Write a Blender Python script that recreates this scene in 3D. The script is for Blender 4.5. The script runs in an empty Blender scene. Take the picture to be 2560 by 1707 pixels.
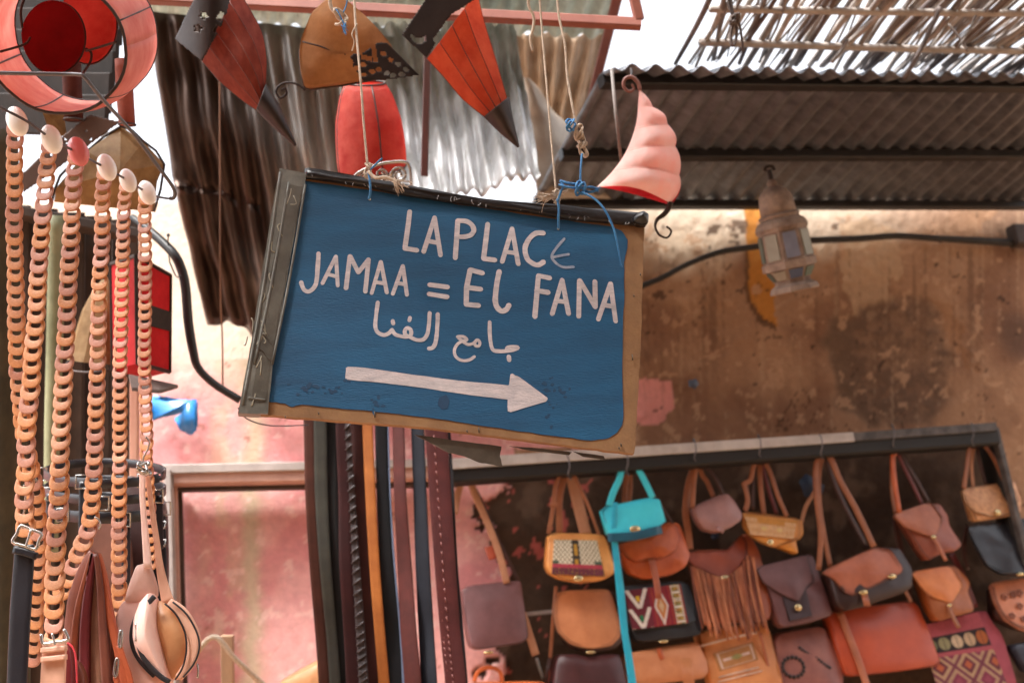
import bpy, math, random
import numpy as np
from mathutils import Vector, Matrix, noise
random.seed(7)
C = bpy.context.scene.collection
# ------------------------------------------------------------------ camera
W, H, F = 2560.0, 1707.0, 2800.0
EYE = Vector((0, 0, 1.55))
PITCH, ROLL = math.radians(16), math.radians(5.5)
_f = Vector((0, math.cos(PITCH), math.sin(PITCH)))
_r0 = Vector((1, 0, 0)); _u0 = _r0.cross(_f)
_r = _r0*math.cos(ROLL) - _u0*math.sin(ROLL)
_u = _u0*math.cos(ROLL) + _r0*math.sin(ROLL)
cam_d = bpy.data.cameras.new('camera'); cam = bpy.data.objects.new('camera', cam_d); C.objects.link(cam)
cam.matrix_world = Matrix(((_r.x, _u.x, -_f.x, EYE.x), (_r.y, _u.y, -_f.y, EYE.y), (_r.z, _u.z, -_f.z, EYE.z), (0, 0, 0, 1)))
cam_d.sensor_width = 36; cam_d.lens = F/W*36; cam_d.clip_start = .05; cam_d.clip_end = 500
cam_d.dof.use_dof = True; cam_d.dof.focus_distance = 1.9; cam_d.dof.aperture_fstop = 3.6; cam_d.dof.aperture_blades = 7
bpy.context.scene.camera = cam
# ------------------------------------------------------------------ light
PSI = math.radians(-15)
WH = Vector((math.cos(PSI), -math.sin(PSI), 0))          # along the wall, to the right
WN = Vector((-math.sin(PSI)*-1, -math.cos(PSI), 0)); WN = Vector((WH.y, -WH.x, 0))   # out of the wall, towards the viewer
Z = Vector((0, 0, 1))
SUN_DIR = (WH*.42 - WN*.26 - Z*.87).normalized()
w = bpy.data.worlds.new("World"); bpy.context.scene.world = w; w.use_nodes = True
nt = w.node_tree; sky = nt.nodes.new('ShaderNodeTexSky'); sky.sky_type = 'NISHITA'; sky.sun_disc = False
s = -SUN_DIR
sky.sun_elevation = math.asin(s.z); sky.sun_rotation = math.atan2(s.x, s.y)
sky.air_density = 1.0; sky.dust_density = 6.0; sky.ozone_density = .6
hs = nt.nodes.new('ShaderNodeHueSaturation'); hs.inputs['Saturation'].default_value = .22; hs.inputs['Value'].default_value = 1.25   # a bright veil of cloud
nt.links.new(sky.outputs[0], hs.inputs['Color']); nt.links.new(hs.outputs[0], nt.nodes['Background'].inputs[0]); nt.nodes['Background'].inputs[1].default_value = .15
sun_d = bpy.data.lights.new('sun', 'SUN'); sun_d.energy = 2.0; sun_d.angle = math.radians(8); sun_d.color = (1, .97, .93)
sun = bpy.data.objects.new('sun', sun_d); C.objects.link(sun); sun.rotation_euler = SUN_DIR.to_track_quat('-Z', 'Y').to_euler(); sun.location = (0, 0, 12)
vs = bpy.context.scene.view_settings; vs.view_transform = 'Standard'; vs.look = 'None'; vs.gamma = 1; vs.use_curve_mapping = False
vs.exposure = 1.75
bpy.context.scene.cycles.use_denoising = True
bpy.context.scene.cycles.max_bounces = 8
# ------------------------------------------------------------------ placing helpers
def ray(x, y): return _f + _r*((x-W/2)/F) - _u*((y-H/2)/F)
def P(x, y, d): return EYE + ray(x, y)*d
def px(p):
    q = Vector(p)-EYE; z = q.dot(_f)
    return W/2+F*q.dot(_r)/z, H/2-F*q.dot(_u)/z
class Plane:
    def __init__(s, o, n, u=None): s.o = Vector(o); s.n = Vector(n).normalized(); s.u = u
    def at(s, x, y, off=0):
        d = ray(x, y); t = ((s.o + s.n*off) - EYE).dot(s.n)/d.dot(s.n); return EYE + d*t
WALL = Plane(P(1700, 1100, 4.05), WN)
def conv(f, ox, oy): return lambda pts: [(ox+x*f, oy+y*f) for x, y in pts]
z3 = conv(.3743, 1100, 1120); z4 = conv(.4, 1700, 1080); z5 = conv(.4126, 2050, 1060)
zs = conv(.5102, 560, 380); t1 = conv(.2721, 1000, 480); t2 = conv(.2041, 700, 580); t3 = conv(.2126, 900, 720); t4 = conv(.4507, 580, 880)
zb = conv(.3827, 400, 0); zc = conv(.3634, 1200, 0); zd = conv(.5102, 1460, 0); ze = conv(.3825, 0, 500); zf = conv(.4, 0, 1080)
zh = conv(.2979, 0, 1240); zi = conv(.2041, 0, 1080); za = conv(.3634, 0, 0); zw = conv(.4464, 1560, 480); zg = conv(.4255, 700, 1040)
# ------------------------------------------------------------------ materials
def lin(c):
    return tuple((v/255/12.92 if v/255 <= .04045 else ((v/255+.055)/1.055)**2.4) for v in c)
_mats = {}
def mat(name, c, c2=None, rough=.6, metal=0., scale=6., mix=.5, bump=0., bscale=60., stretch=(1, 1, 1), trans=0., spec=.5, k=1.0, attr=None, detail=6, coat=0., bdist=.003):
    if name in _mats: return _mats[name]
    m = bpy.data.materials.new(name); m.use_nodes = True; N = m.node_tree.nodes; L = m.node_tree.links
    b = N['Principled BSDF']; b.inputs['Roughness'].default_value = rough; b.inputs['Metallic'].default_value = metal
    b.inputs['Specular IOR Level'].default_value = spec
    if coat: b.inputs['Coat Weight'].default_value = coat; b.inputs['Coat Roughness'].default_value = .25
    a = [v*k for v in lin(c)]; a2 = [v*k for v in lin(c2 or tuple(x*.72 for x in c))]
    tc = N.new('ShaderNodeTexCoord'); mp = N.new('ShaderNodeMapping'); mp.inputs['Scale'].default_value = stretch
    L.new(tc.outputs['Object'], mp.inputs[0])
    nz = N.new('ShaderNodeTexNoise'); nz.inputs['Scale'].default_value = scale; nz.inputs['Detail'].default_value = detail; nz.inputs['Roughness'].default_value = .65
    L.new(mp.outputs[0], nz.inputs['Vector'])
    rp = N.new('ShaderNodeValToRGB'); rp.color_ramp.elements[0].position = .5-.22; rp.color_ramp.elements[1].position = .5+.22
    lo = .5-mix
    if attr:
        at = N.new('ShaderNodeAttribute'); at.attribute_name = attr
        rp.color_ramp.elements[0].color = (1-mix, 1-mix, 1-mix, 1); rp.color_ramp.elements[1].color = (1+mix*.3,)*3+(1,)
        mx = N.new('ShaderNodeMixRGB'); mx.blend_type = 'MULTIPLY'; mx.inputs[0].default_value = 1
        L.new(nz.outputs[0], rp.inputs[0]); L.new(at.outputs['Color'], mx.inputs[1]); L.new(rp.outputs[0], mx.inputs[2]); col = mx.outputs[0]
    else:
        rp.color_ramp.elements[0].color = (*a2, 1); rp.color_ramp.elements[1].color = (*a, 1)
        L.new(nz.outputs[0], rp.inputs[0]); col = rp.outputs[0]
    L.new(col, b.inputs['Base Color'])
    if bump:
        n2 = N.new('ShaderNodeTexNoise'); n2.inputs['Scale'].default_value = bscale; n2.inputs['Detail'].default_value = 5
        L.new(mp.outputs[0], n2.inputs['Vector'])
        bp = N.new('ShaderNodeBump'); bp.inputs['Strength'].default_value = bump; bp.inputs['Distance'].default_value = bdist
        L.new(n2.outputs[0], bp.inputs['Height']); L.new(bp.outputs[0], b.inputs['Normal'])
    if trans:
        tr = N.new('ShaderNodeBsdfTranslucent'); L.new(col, tr.inputs[0])
        ms = N.new('ShaderNodeMixShader'); ms.inputs[0].default_value = trans
        L.new(b.outputs[0], ms.inputs[1]); L.new(tr.outputs[0], ms.inputs[2]); L.new(ms.outputs[0], N['Material Output'].inputs[0])
    _mats[name] = m
    return m
def leather(name, c, c2=None, rough=.42, **kw):
    if c2 is None: c2 = tuple(v*.7 for v in c)
    kw.setdefault('bdist', .001); kw.setdefault('coat', .06); kw.setdefault('bump', .3); kw.setdefault('bscale', 340); kw.setdefault('scale', 14)
    if max(c) > 100: kw.setdefault('k', 1.28)
    return mat(name, c, c2 or tuple(v*.78 for v in c), rough=rough, **kw)
# ------------------------------------------------------------------ objects
WL = {}
def thing(name, label, cat, loc, group=None, kind=None):
    o = bpy.data.objects.new(name, None); C.objects.link(o); o.empty_display_size = .05
    o.location = loc; WL[o] = Vector(loc); tag(o, label, cat, group, kind); return o
def tag(o, label=None, cat=None, group=None, kind=None):
    if label: o['label'] = label
    if cat: o['category'] = cat
    if group: o['group'] = group
    if kind: o['kind'] = kind
    return o
def obj(name, vf, m, parent=None, smooth=True, label=None, cat=None, group=None, kind=None, solid=0., cols=None):
    v, f = vf[0], vf[1]
    me = bpy.data.meshes.new(name)
    org = WL[parent] if parent else sum((Vector(p) for p in v), Vector())/max(1, len(v))
    me.from_pydata([tuple(Vector(p)-org) for p in v], [], f)
    me.update()
    if cols is not None:
        ca = me.color_attributes.new('Col', 'FLOAT_COLOR', 'POINT')
        ca.data.foreach_set('color', np.array([(*c, 1.0) for c in cols], dtype=np.float32).ravel())
    if smooth: me.polygons.foreach_set('use_smooth', [True]*len(me.polygons))
    if m: me.materials.append(m)
    o = bpy.data.objects.new(name, me); C.objects.link(o)
    if parent: o.parent = parent; WL[o] = org
    else: o.location = org; WL[o] = org
    if solid:
        md = o.modifiers.new('thickness', 'SOLIDIFY'); md.thickness = solid; md.offset = 0
    return tag(o, label, cat, group, kind)
# ------------------------------------------------------------------ mesh builders
def join(*ms):
    V, Fc = [], []
    for v, f in ms:
        b = len(V); V += list(v); Fc += [tuple(i+b for i in q) for q in f]
    return V, Fc
def cr(pts, k=5, closed=False):
    pts = [Vector(p) for p in pts]; n = len(pts); out = []
    if n < 3: return pts
    for i in range(n if closed else n-1):
        if closed: a, b, c, d = pts[i-1], pts[i], pts[(i+1) % n], pts[(i+2) % n]
        else: a, b, c, d = pts[max(i-1, 0)], pts[i], pts[i+1], pts[min(i+2, n-1)]
        for j in range(k):
            t = j/k; out.append(.5*((2*b)+(c-a)*t+(2*a-5*b+4*c-d)*t*t+(3*b-a-3*c+d)*t**3))
    if not closed: out.append(pts[-1])
    return out
def chaikin(pts, it=2, cut=.13):
    for _ in range(it):
        o = []
        for i in range(len(pts)):
            a, b = Vector(pts[i]), Vector(pts[(i+1) % len(pts)])
            o += [a*(1-cut)+b*cut, a*cut+b*(1-cut)]
        pts = o
    return pts
def tube(pts, r, n=8, k=0, closed=False, sc=(1, 1), up=None, caps=True):
    if k: pts = cr(pts, k, closed)
    pts = [Vector(p) for p in pts]; m = len(pts)
    if not hasattr(r, '__len__'): r = [r]*m
    elif len(r) != m: r = list(np.interp(np.linspace(0, 1, m), np.linspace(0, 1, len(r)), r))
    V, Fc = [], []; side = None
    for i, p in enumerate(pts):
        t = (pts[(i+1) % m if closed else min(i+1, m-1)]-pts[i-1 if closed else max(i-1, 0)])
        t = t.normalized() if t.length > 1e-9 else Vector((0, 0, 1))
        if up is not None: side = t.cross(up); side = side.normalized() if side.length > 1e-6 else Vector((1, 0, 0))
        elif side is None:
            side = t.cross(Vector((.1, 1, .2))).normalized()
        else:
            side = side - t*side.dot(t); side = side.normalized()
        nn = side.cross(t)
        for j in range(n):
            a = 2*math.pi*(j+.5)/n
            V.append(p + side*(math.cos(a)*r[i]*sc[0]) + nn*(math.sin(a)*r[i]*sc[1]))
    for i in range(m if closed else m-1):
        for j in range(n):
            a, b = i*n+j, i*n+(j+1) % n; c, d = ((i+1) % m)*n+(j+1) % n, ((i+1) % m)*n+j
            Fc.append((a, b, c, d))
    if caps and not closed: Fc.append(tuple(range(n))[::-1]); Fc.append(tuple((m-1)*n+j for j in range(n)))
    return V, Fc
def strap(pts, wd, th, nrm, k=5):
    """flat strip: rounded rectangular section, broad side facing nrm"""
    pts = cr(pts, k) if k else [Vector(p) for p in pts]; m = len(pts); V, Fc = [], []
    if not hasattr(wd, '__len__'): wd = [wd]*m
    else: wd = list(np.interp(np.linspace(0, 1, m), np.linspace(0, 1, len(wd)), wd))
    prof = [(-.5, -.3), (-.5, .3), (-.46, .5), (-.2, .5), (.2, .5), (.46, .5), (.5, .3), (.5, -.3), (.46, -.5), (-.46, -.5)]; n = len(prof)
    for i, p in enumerate(pts):
        t = (pts[min(i+1, m-1)]-pts[max(i-1, 0)]); t = t.normalized() if t.length > 1e-9 else Z
        s_ = t.cross(nrm); s_ = s_.normalized() if s_.length > 1e-6 else WH; nn = s_.cross(t)
        if nn.dot(nrm) < 0: nn = -nn
        for a, b in prof: V.append(p+s_*(a*wd[i])+nn*(b*th))
    for i in range(m-1):
        for j in range(n): Fc.append((i*n+j, i*n+(j+1) % n, (i+1)*n+(j+1) % n, (i+1)*n+j))
    Fc.append(tuple(range(n))[::-1]); Fc.append(tuple((m-1)*n+j for j in range(n)))
    return V, Fc
def bar(a, b, wx, wy, up=None, bev=.12):
    """squared bar with eased edges from a to b"""
    a, b = Vector(a), Vector(b); t = (b-a).normalized(); up = up or Z
    s_ = t.cross(up); s_ = (s_ if s_.length > 1e-5 else t.cross(Vector((1, 0, 0)))).normalized(); n = s_.cross(t)
    q = []
    e = bev
    for sx, sy in ((1, 1), (-1, 1), (-1, -1), (1, -1)):
        c1 = (sx*(.5-e*min(wx, wy)/wx), sy*.5); c2 = (sx*.5, sy*(.5-e*min(wx, wy)/wy))
        q += ([c2, c1] if sx*sy > 0 else [c1, c2])
    V = [p+s_*(x*wx)+n*(y*wy) for p in (a, b) for x, y in q]; m = len(q)
    Fc = [(i, (i+1) % m, m+(i+1) % m, m+i) for i in range(m)]+[tuple(range(m))[::-1], tuple(range(m, 2*m))]
    return V, Fc
def slab(pts, n, th):
    """prism of a flat outline, front face at pts, going back by th"""
    pts = [Vector(p) for p in pts]; m = len(pts); n = Vector(n).normalized()
    V = pts+[p-n*th for p in pts]
    return V, [tuple(range(m)), tuple(range(m, 2*m))[::-1]]+[(i, m+i, m+(i+1) % m, (i+1) % m) for i in range(m)]
def pillow(pts, n, th, bulge=.25, seed=0, wob=.008):
    """stuffed leather body: flat back at pts, side wall, rounded edge and slightly domed front"""
    pts = [Vector(p) for p in pts]; m = len(pts); n = Vector(n).normalized()
    c = sum(pts, Vector())/m; rings = [(1, 0), (1.0, .7), (.992, .88), (.978, .97), (.95, 1.0), (.7, 1+bulge*.55), (.45, 1+bulge*.85), (.2, 1+bulge)]
    V, Fc = [], []
    for s_, h in rings:
        for p in pts:
            q = c+(p-c)*s_ + n*(h*th)
            if h > .9: q += n*(noise.noise(q*14+Vector((seed*3.1, 0, 0)))*wob)
            V.append(q)
    V.append(c+n*(th*(1+bulge)))
    for i in range(len(rings)-1):
        for j in range(m): Fc.append((i*m+j, i*m+(j+1) % m, (i+1)*m+(j+1) % m, (i+1)*m+j))
    k = (len(rings)-1)*m
    for j in range(m): Fc.append((k+j, k+(j+1) % m, len(V)-1))
    Fc.append(tuple(range(m))[::-1])
    return V, Fc
def grid(fn, nu, nv):
    V = [fn(i/nu, j/nv) for j in range(nv+1) for i in range(nu+1)]
    Fc = [(j*(nu+1)+i, j*(nu+1)+i+1, (j+1)*(nu+1)+i+1, (j+1)*(nu+1)+i) for j in range(nv) for i in range(nu)]
    return V, Fc
def bil(q, u, v): return q[0]*((1-u)*(1-v))+q[1]*(u*(1-v))+q[2]*(u*v)+q[3]*((1-u)*v)
def ellipsoid(c, ax, n=16, m=10):
    V, Fc = [], []
    for i in range(m+1):
        t = math.pi*i/m
        for j in range(n):
            a = 2*math.pi*j/n
            V.append(c+ax[0]*(math.sin(t)*math.cos(a))+ax[1]*(math.sin(t)*math.sin(a))+ax[2]*math.cos(t))
    for i in range(m):
        for j in range(n): Fc.append((i*n+j, i*n+(j+1) % n, (i+1)*n+(j+1) % n, (i+1)*n+j))
    return V, Fc
def boxat(c, sx, sy, sz, u=None, n=None):
    """small eased block, sx along u, sy along the vertical of the plane, sz along n"""
    u = u or WH; n = n or WN; v = n.cross(u).normalized()
    return bar(c-u*(sx/2), c+u*(sx/2), sz, sy, up=v)
def m_(p, d): return p*d/F
def pip(x, y, poly):
    r = False; n = len(poly); j = n-1
    for i in range(n):
        xi, yi = poly[i]; xj, yj = poly[j]
        if (yi > y) != (yj > y) and x < (xj-xi)*(y-yi)/(yj-yi)+xi: r = not r
        j = i
    return r
# ================================================================== SETTING
gnd = mat('sandy_ground', (168, 140, 112), (140, 112, 88), rough=.9, scale=1.5, bump=.3, bscale=20)
def gfn(u, v):
    x = (u-.5); y = (v-.5)
    return Vector((math.copysign(abs(x)**2.2, x)*1400, 3+math.copysign(abs(y)**2.2, y)*1400, .01*noise.noise(Vector((u*300, v*300, 0)))))
obj('ground', grid(gfn, 60, 60), gnd, kind='structure')
# ---- wall, painted and peeled: plaster, limewash and bare mud, with some light and shade painted in
def vnoise(x, y, seed=0):
    xi = np.floor(x).astype(np.int64); yi = np.floor(y).astype(np.int64); xf = x-xi; yf = y-yi
    def h(a, b):
        n = (a*374761393+b*668265263+seed*982451653) & 0x7fffffff
        n = ((n ^ (n >> 13))*1274126177) & 0x7fffffff
        return ((n ^ (n >> 16)) & 0xffff)/65535.0
    sx = xf*xf*(3-2*xf); sy = yf*yf*(3-2*yf)
    return (h(xi, yi)*(1-sx)+h(xi+1, yi)*sx)*(1-sy)+(h(xi, yi+1)*(1-sx)+h(xi+1, yi+1)*sx)*sy
def fbm(x, y, seed=0, o=4):
    r = 0; a = .5; t = 0
    for i in range(o): r = r+a*vnoise(x*2**i, y*2**i, seed+i); t += a; a *= .55
    return r/t
def inpoly(X, Y, poly):
    r = np.zeros(X.shape, bool); n = len(poly); j = n-1
    for i in range(n):
        xi, yi = poly[i]; xj, yj = poly[j]
        c = ((yi > Y) != (yj > Y)) & (X < (xj-xi)*(Y-yi)/((yj-yi) or 1e-9)+xi); r ^= c; j = i
    return r
def sstep(a, b, x): t = np.clip((x-a)/(b-a), 0, 1); return t*t*(3-2*t)
WTOP = WALL.at(1700, 517).z
o0 = WALL.at(1700, 1100); o0 = Vector((o0.x, o0.y, 0))
a_ = np.concatenate([np.linspace(-9, -3, 14)[:-1], np.arange(-3.0, 2.2, .0095), np.linspace(2.2, 9, 16)[1:]])
z_ = np.concatenate([np.linspace(0, .9, 10)[:-1], np.arange(.9, WTOP, .0095), [WTOP]])
A, ZZ = np.meshgrid(a_, z_)
PX = o0.x+WH.x*A; PY = o0.y+WH.y*A
q = np.stack([PX-EYE.x, PY-EYE.y, ZZ-EYE.z], -1); dz = np.maximum(q@np.array(_f), .3)
X = W/2+F*(q@np.array(_r))/dz; Y = H/2-F*(q@np.array(_u))/dz
nx = X+(fbm(X/45, Y/45, 3)-.5)*70; ny = Y+(fbm(X/45, Y/45, 9)-.5)*70
big = fbm(X/210, Y/210, 21); fine = fbm(X/16, Y/16, 33)
col = np.zeros(X.shape+(3,))
def soft(m, n=4):
    m = np.asarray(m, float)
    for _ in range(n): m = (m+np.roll(m, 1, 0)+np.roll(m, -1, 0)+np.roll(m, 1, 1)+np.roll(m, -1, 1))/5
    return m
def paint(c, mask):
    global col
    mask = np.asarray(mask, float)[..., None]; col = col*(1-mask)+np.array(lin(c))*mask
K_BROWN = (166, 128, 100)
paint(K_BROWN, np.ones(X.shape)); paint((138, 102, 80), sstep(.42, .7, big))
paint((184, 146, 116), sstep(.5, .75, fbm(X/120, Y/300, 5))*.5)
# limewash near the top, painted paler for light falling through the roof gap
lw_lit = sstep(700, 560, ny+ (big-.5)*160)*sstep(2350, 1900, nx)
paint((222, 204, 180), lw_lit*.85); paint((200, 182, 164), sstep(600, 570, ny)*sstep(2450, 2150, nx)*.5)
paint((198, 166, 134), inpoly(nx, ny, [(2105, 560), (2240, 560), (2235, 760), (2200, 800), (2130, 790)])*.6)
paint((186, 124, 58), inpoly(nx*.3+X*.7, ny*.3+Y*.7, zw([(670, 60), (775, 60), (800, 400), (850, 600), (855, 775), (790, 720), (690, 590)])))
paint((92, 66, 48), inpoly(nx*.3+X*.7, ny*.3+Y*.7, zw([(672, 300), (690, 300), (700, 585), (790, 705), (855, 760), (850, 785), (770, 740), (680, 600)]))*.8)
dk = inpoly(nx, ny, zw([(1130, 690), (1300, 680), (1500, 600), (1700, 610), (1810, 800), (1825, 1110), (1700, 1290), (1400, 1310), (1180, 1180), (1160, 900)]))
dk = soft(dk, 3)
paint((112, 88, 72), dk*(.6+.4*sstep(.4, .6, big*.4+fine*.6))); paint((116, 92, 74), .7*soft(inpoly(nx, ny, zw([(1130, 700), (1290, 690), (1300, 1000), (1290, 1190), (1190, 1190)])), 5))
paint((150, 106, 72), inpoly(nx, ny, zw([(1700, 600), (1850, 660), (1990, 980), (1950, 1000), (1820, 800)]))*.5)
paint((110, 84, 70), soft(1.0*inpoly(nx, ny, zw([(2130, 700), (2260, 660), (2300, 960), (2190, 960), (2110, 860)])), 14))
paint((150, 120, 100), inpoly(nx, ny, [(2480, 520), (2600, 520), (2600, 640), (2440, 560)])*.8)
for cx, cy, r_ in ((1640, 735, 22), (2395, 690, 18), (2090, 565, 9), (1812, 720, 12), (1780, 575, 12), (1850, 560, 14), (1735, 628, 10), (1822, 568, 10)):
    paint((92, 70, 56), ((nx-cx)**2+((ny-cy)*1.3)**2 < r_*r_)*.85)
# pink paint on the left and its peeled edge
edge = 1245+(fbm(X/60, Y/60, 41)-.5)*230
pk = (nx < edge) & (Y > 1120) | (nx < 1500) & (Y <= 1120) & (Y > 830) | (nx < 1180)
paint((232, 172, 168), pk); paint((218, 142, 144), pk*sstep(.45, .65, fbm(X/150, Y/150, 51))*.8); paint((232, 168, 160), pk*sstep(.5, .7, fbm(X/90, Y/120, 61))*.6)
paint((222, 150, 142), inpoly(nx*.4+X*.6, ny*.4+Y*.6, [(1560, 945), (1678, 945), (1680, 1020), (1650, 1060), (1600, 1065), (1560, 1040)]))
# sunlight high on the pink wall painted in as cream, plus one cream streak
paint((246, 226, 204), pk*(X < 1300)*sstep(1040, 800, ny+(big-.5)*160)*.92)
st = 628+(Y-1080)*.01+(fbm(X*0, Y/60, 71)-.5)*40
paint((206, 186, 158), pk*np.exp(-((X-st)/(14+26*fbm(X/40, Y/50, 77)))**2)*(Y > 900)*.9)
paint((222, 186, 160), pk*np.exp(-((X-st+70)/50)**2)*(Y > 900)*sstep(.45, .7, fbm(X/50, Y/90, 79))*.7)
rng = np.random.RandomState(5)
for i in range(42):
    cx, cy = rng.uniform(430, 1150), rng.uniform(850, 1707); r_ = rng.uniform(2.5, 9)*(1 if i % 7 else 2)
    paint((176, 118, 106), pk*(((nx-cx)**2+((ny-cy)*1.5)**2) < r_*r_)*.85)
# bare mud where the plaster is gone, with shade behind the bags painted in
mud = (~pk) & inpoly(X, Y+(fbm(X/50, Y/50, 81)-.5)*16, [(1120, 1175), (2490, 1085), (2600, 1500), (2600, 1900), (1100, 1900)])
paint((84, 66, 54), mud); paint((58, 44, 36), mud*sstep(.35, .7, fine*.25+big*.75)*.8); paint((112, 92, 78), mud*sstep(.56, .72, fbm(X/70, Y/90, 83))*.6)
cr_ = np.abs(fbm(X/130, Y/130, 111)-.5); paint((84, 60, 46), ((cr_ < .0045) & (fbm(X/200, Y/200, 117) > .52) & ~mud & ~pk)*.75)
dr = fbm(X/9, Y/420, 121); paint((112, 84, 66), sstep(.60, .74, dr)*sstep(600, 640, Y)*sstep(1150, 760, Y)*(~pk)*.55); paint((196, 164, 134), sstep(.66, .78, fbm(X/8, Y/300, 125))*(~pk)*(~mud)*.35)
fk = (fbm(X/26, Y/26, 131) > .685) & (~mud); paint((188, 150, 120), fk*(~pk)*.7); paint((244, 206, 196), fk*pk*.55)
for i in range(46):
    cx, cy = rng.uniform(1600, 2540), rng.uniform(560, 1050); r_ = rng.uniform(2.5, 7)
    paint((70, 52, 42), (((nx-cx)**2+((ny-cy)*1.3)**2) < r_*r_)*.8)
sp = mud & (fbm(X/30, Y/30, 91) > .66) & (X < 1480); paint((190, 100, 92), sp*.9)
V = np.stack([PX, PY, ZZ], -1)
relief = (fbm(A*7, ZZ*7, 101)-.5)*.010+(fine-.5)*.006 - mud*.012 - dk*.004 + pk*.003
relief = relief*(1-.65*pk)
V = V+np.array(WN)*relief[..., None]
ny_, nx_ = X.shape
idx = np.arange(ny_*nx_).reshape(ny_, nx_)
Fw = np.stack([idx[:-1, :-1], idx[:-1, 1:], idx[1:, 1:], idx[1:, :-1]], -1).reshape(-1, 4).tolist()
back = V-np.array(WN)*.3
rim = [(int(idx[-1, i]), int(idx[-1, i+1]), nx_*ny_+i+1, nx_*ny_+i) for i in range(nx_-1)]
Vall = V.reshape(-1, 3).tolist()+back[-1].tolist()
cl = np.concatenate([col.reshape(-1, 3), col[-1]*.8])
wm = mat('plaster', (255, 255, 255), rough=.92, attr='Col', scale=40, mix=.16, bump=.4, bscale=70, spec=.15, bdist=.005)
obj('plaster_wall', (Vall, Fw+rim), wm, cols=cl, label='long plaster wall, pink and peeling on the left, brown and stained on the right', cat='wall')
# ---- corrugated sheets
rust = mat('rusty_tin', (150, 147, 145), (58, 48, 44), rough=.4, metal=.7, scale=3, mix=.5, stretch=(4, 4, .5), bump=.12, bscale=30)
tin = mat('bright_tin', (226, 228, 230), (160, 156, 152), rough=.4, metal=.45, scale=7, stretch=(3, 3, 1), bump=.15, bscale=25)
green = mat('roof_sheet_pale', (176, 184, 176), (120, 124, 116), rough=.5, metal=.1, scale=8, trans=.35, bump=.1)
brownt = mat('roof_sheet_tan', (190, 170, 148), (150, 120, 92), rough=.5, metal=.2, scale=8, trans=.2, bump=.1)
dark_tin = mat('dark_tin', (130, 132, 138), (78, 79, 84), rough=.45, metal=.55, scale=4, mix=.5, stretch=(4, 4, 1), bump=.12, bscale=30)
def corr(q, n, amp, nv=24, warp=None, per=8, seed=0, tear=0., dent=0.):
    nrm = (q[1]-q[0]).cross(q[3]-q[0]).normalized()
    if nrm.dot(_f) > 0: nrm = -nrm
    nu = n*per
    def fn(u, v):
        if tear:
            v = v*(1-tear*(.5+.5*noise.noise(Vector((u*n*.35, seed, 0))))-tear*.3*noise.noise(Vector((u*n*1.3, seed, 3)))) if v > .5 else v
        p = bil(q, u, v)+nrm*(amp*math.sin(2*math.pi*n*u))
        if dent: p += nrm*(dent*noise.noise(Vector((u*6, v*5, seed)))+dent*.35*noise.noise(Vector((u*20, v*14, seed))))
        if warp: p += warp(u, v, nrm)
        return p
    return grid(fn, nu, nv)
def wA(u, v, n): return n*(.10*math.sin(math.pi*v))+(P(0, 0, 3.4)-P(26, 0, 3.4))*(math.sin(math.pi*v)*(1-u)*1.0)*-1*.0
qa = [P(368, 28, 3.05), P(985, 92, 3.3), P(1040, 1040, 3.75), P(598, 1010, 3.75)]
qa2 = [P(368, 28, 3.5), P(985, 92, 3.6), P(1130, 1110, 3.75), P(532, 865, 3.75)]
sA = corr(qa2, 11, .016, nv=30, warp=wA, seed=1, tear=.14, dent=.04)
cA = []
for j_ in range(31):
    for i_ in range(11*8+1):
        u_ = i_/88; k_ = min(1, max(0, (u_-.30+.25*noise.noise(Vector((u_*5, j_*.12, 3))))*1.9)); ru = .5+.5*noise.noise(Vector((u_*9, j_*.16, 8)))
        cA.append(tuple(a*(1-k_)+b*k_ for a, b in zip(lin((92-26*ru, 72-26*ru, 62-26*ru)), lin((196, 194, 190)))))
rustA = mat('rusting_tin', (255, 255, 255), rough=.4, metal=.6, attr='Col', scale=3, mix=.55, stretch=(4, 4, .6), bump=.12, bscale=30)
oA = obj('tin_sheet', sA, rustA, cols=cA, solid=.0015, label='rusty dark corrugated tin sheet hanging behind the lamps, left of the bright sheet', cat='metal sheet', group='corrugated sheets hung overhead')
qb = [P(930, 58, 3.75), P(1283, 60, 3.8), P(1356, 455, 3.15), P(1010, 545, 3.1)]
obj('tin_sheet', corr(qb, 10, .012, nv=24, seed=2, tear=.10, dent=.045), tin, solid=.0015, label='bright silver corrugated tin sheet with a bent lower edge above the sign', cat='metal sheet', group='corrugated sheets hung overhead')
qg = [P(250, -330, 3.0), P(1640, -260, 3.0), P(1512, 92, 3.95), P(300, 50, 3.95)]
obj('tin_sheet', corr(qg, 27, .011, nv=12, seed=3, dent=.012), green, solid=.0015, label='pale grey green corrugated roof sheet along the top edge', cat='metal sheet', group='corrugated sheets hung overhead')
qt = [P(1262, 78, 4.05), P(1518, 86, 4.05), P(1440, 372, 4.3), P(1290, 300, 4.3)]
obj('tin_sheet', corr(qt, 6, .014, nv=14, seed=4, dent=.02), brownt, solid=.0015, label='small tan corrugated sheet beside the sloping brown bar', cat='metal sheet', group='corrugated sheets hung overhead')
bt = mat('beige_tin', (186, 172, 156), (140, 124, 110), rough=.5, metal=.2, scale=5, bump=.2, bscale=12)
def fl(u, v):
    q_ = [P(1300, 200, 4.0), P(1330, 205, 4.0), P(1560, 500, 4.2), P(1345, 500, 4.0)]
    p = bil(q_, u, v); return p+_f*(-.05*math.sin(math.pi*u)) + Vector((0, 0, .01*math.sin(v*22)))
obj('tin_flashing', grid(fl, 16, 24), bt, solid=.002, label='bent beige tin flashing below the tan roof sheet', cat='metal sheet')
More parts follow.
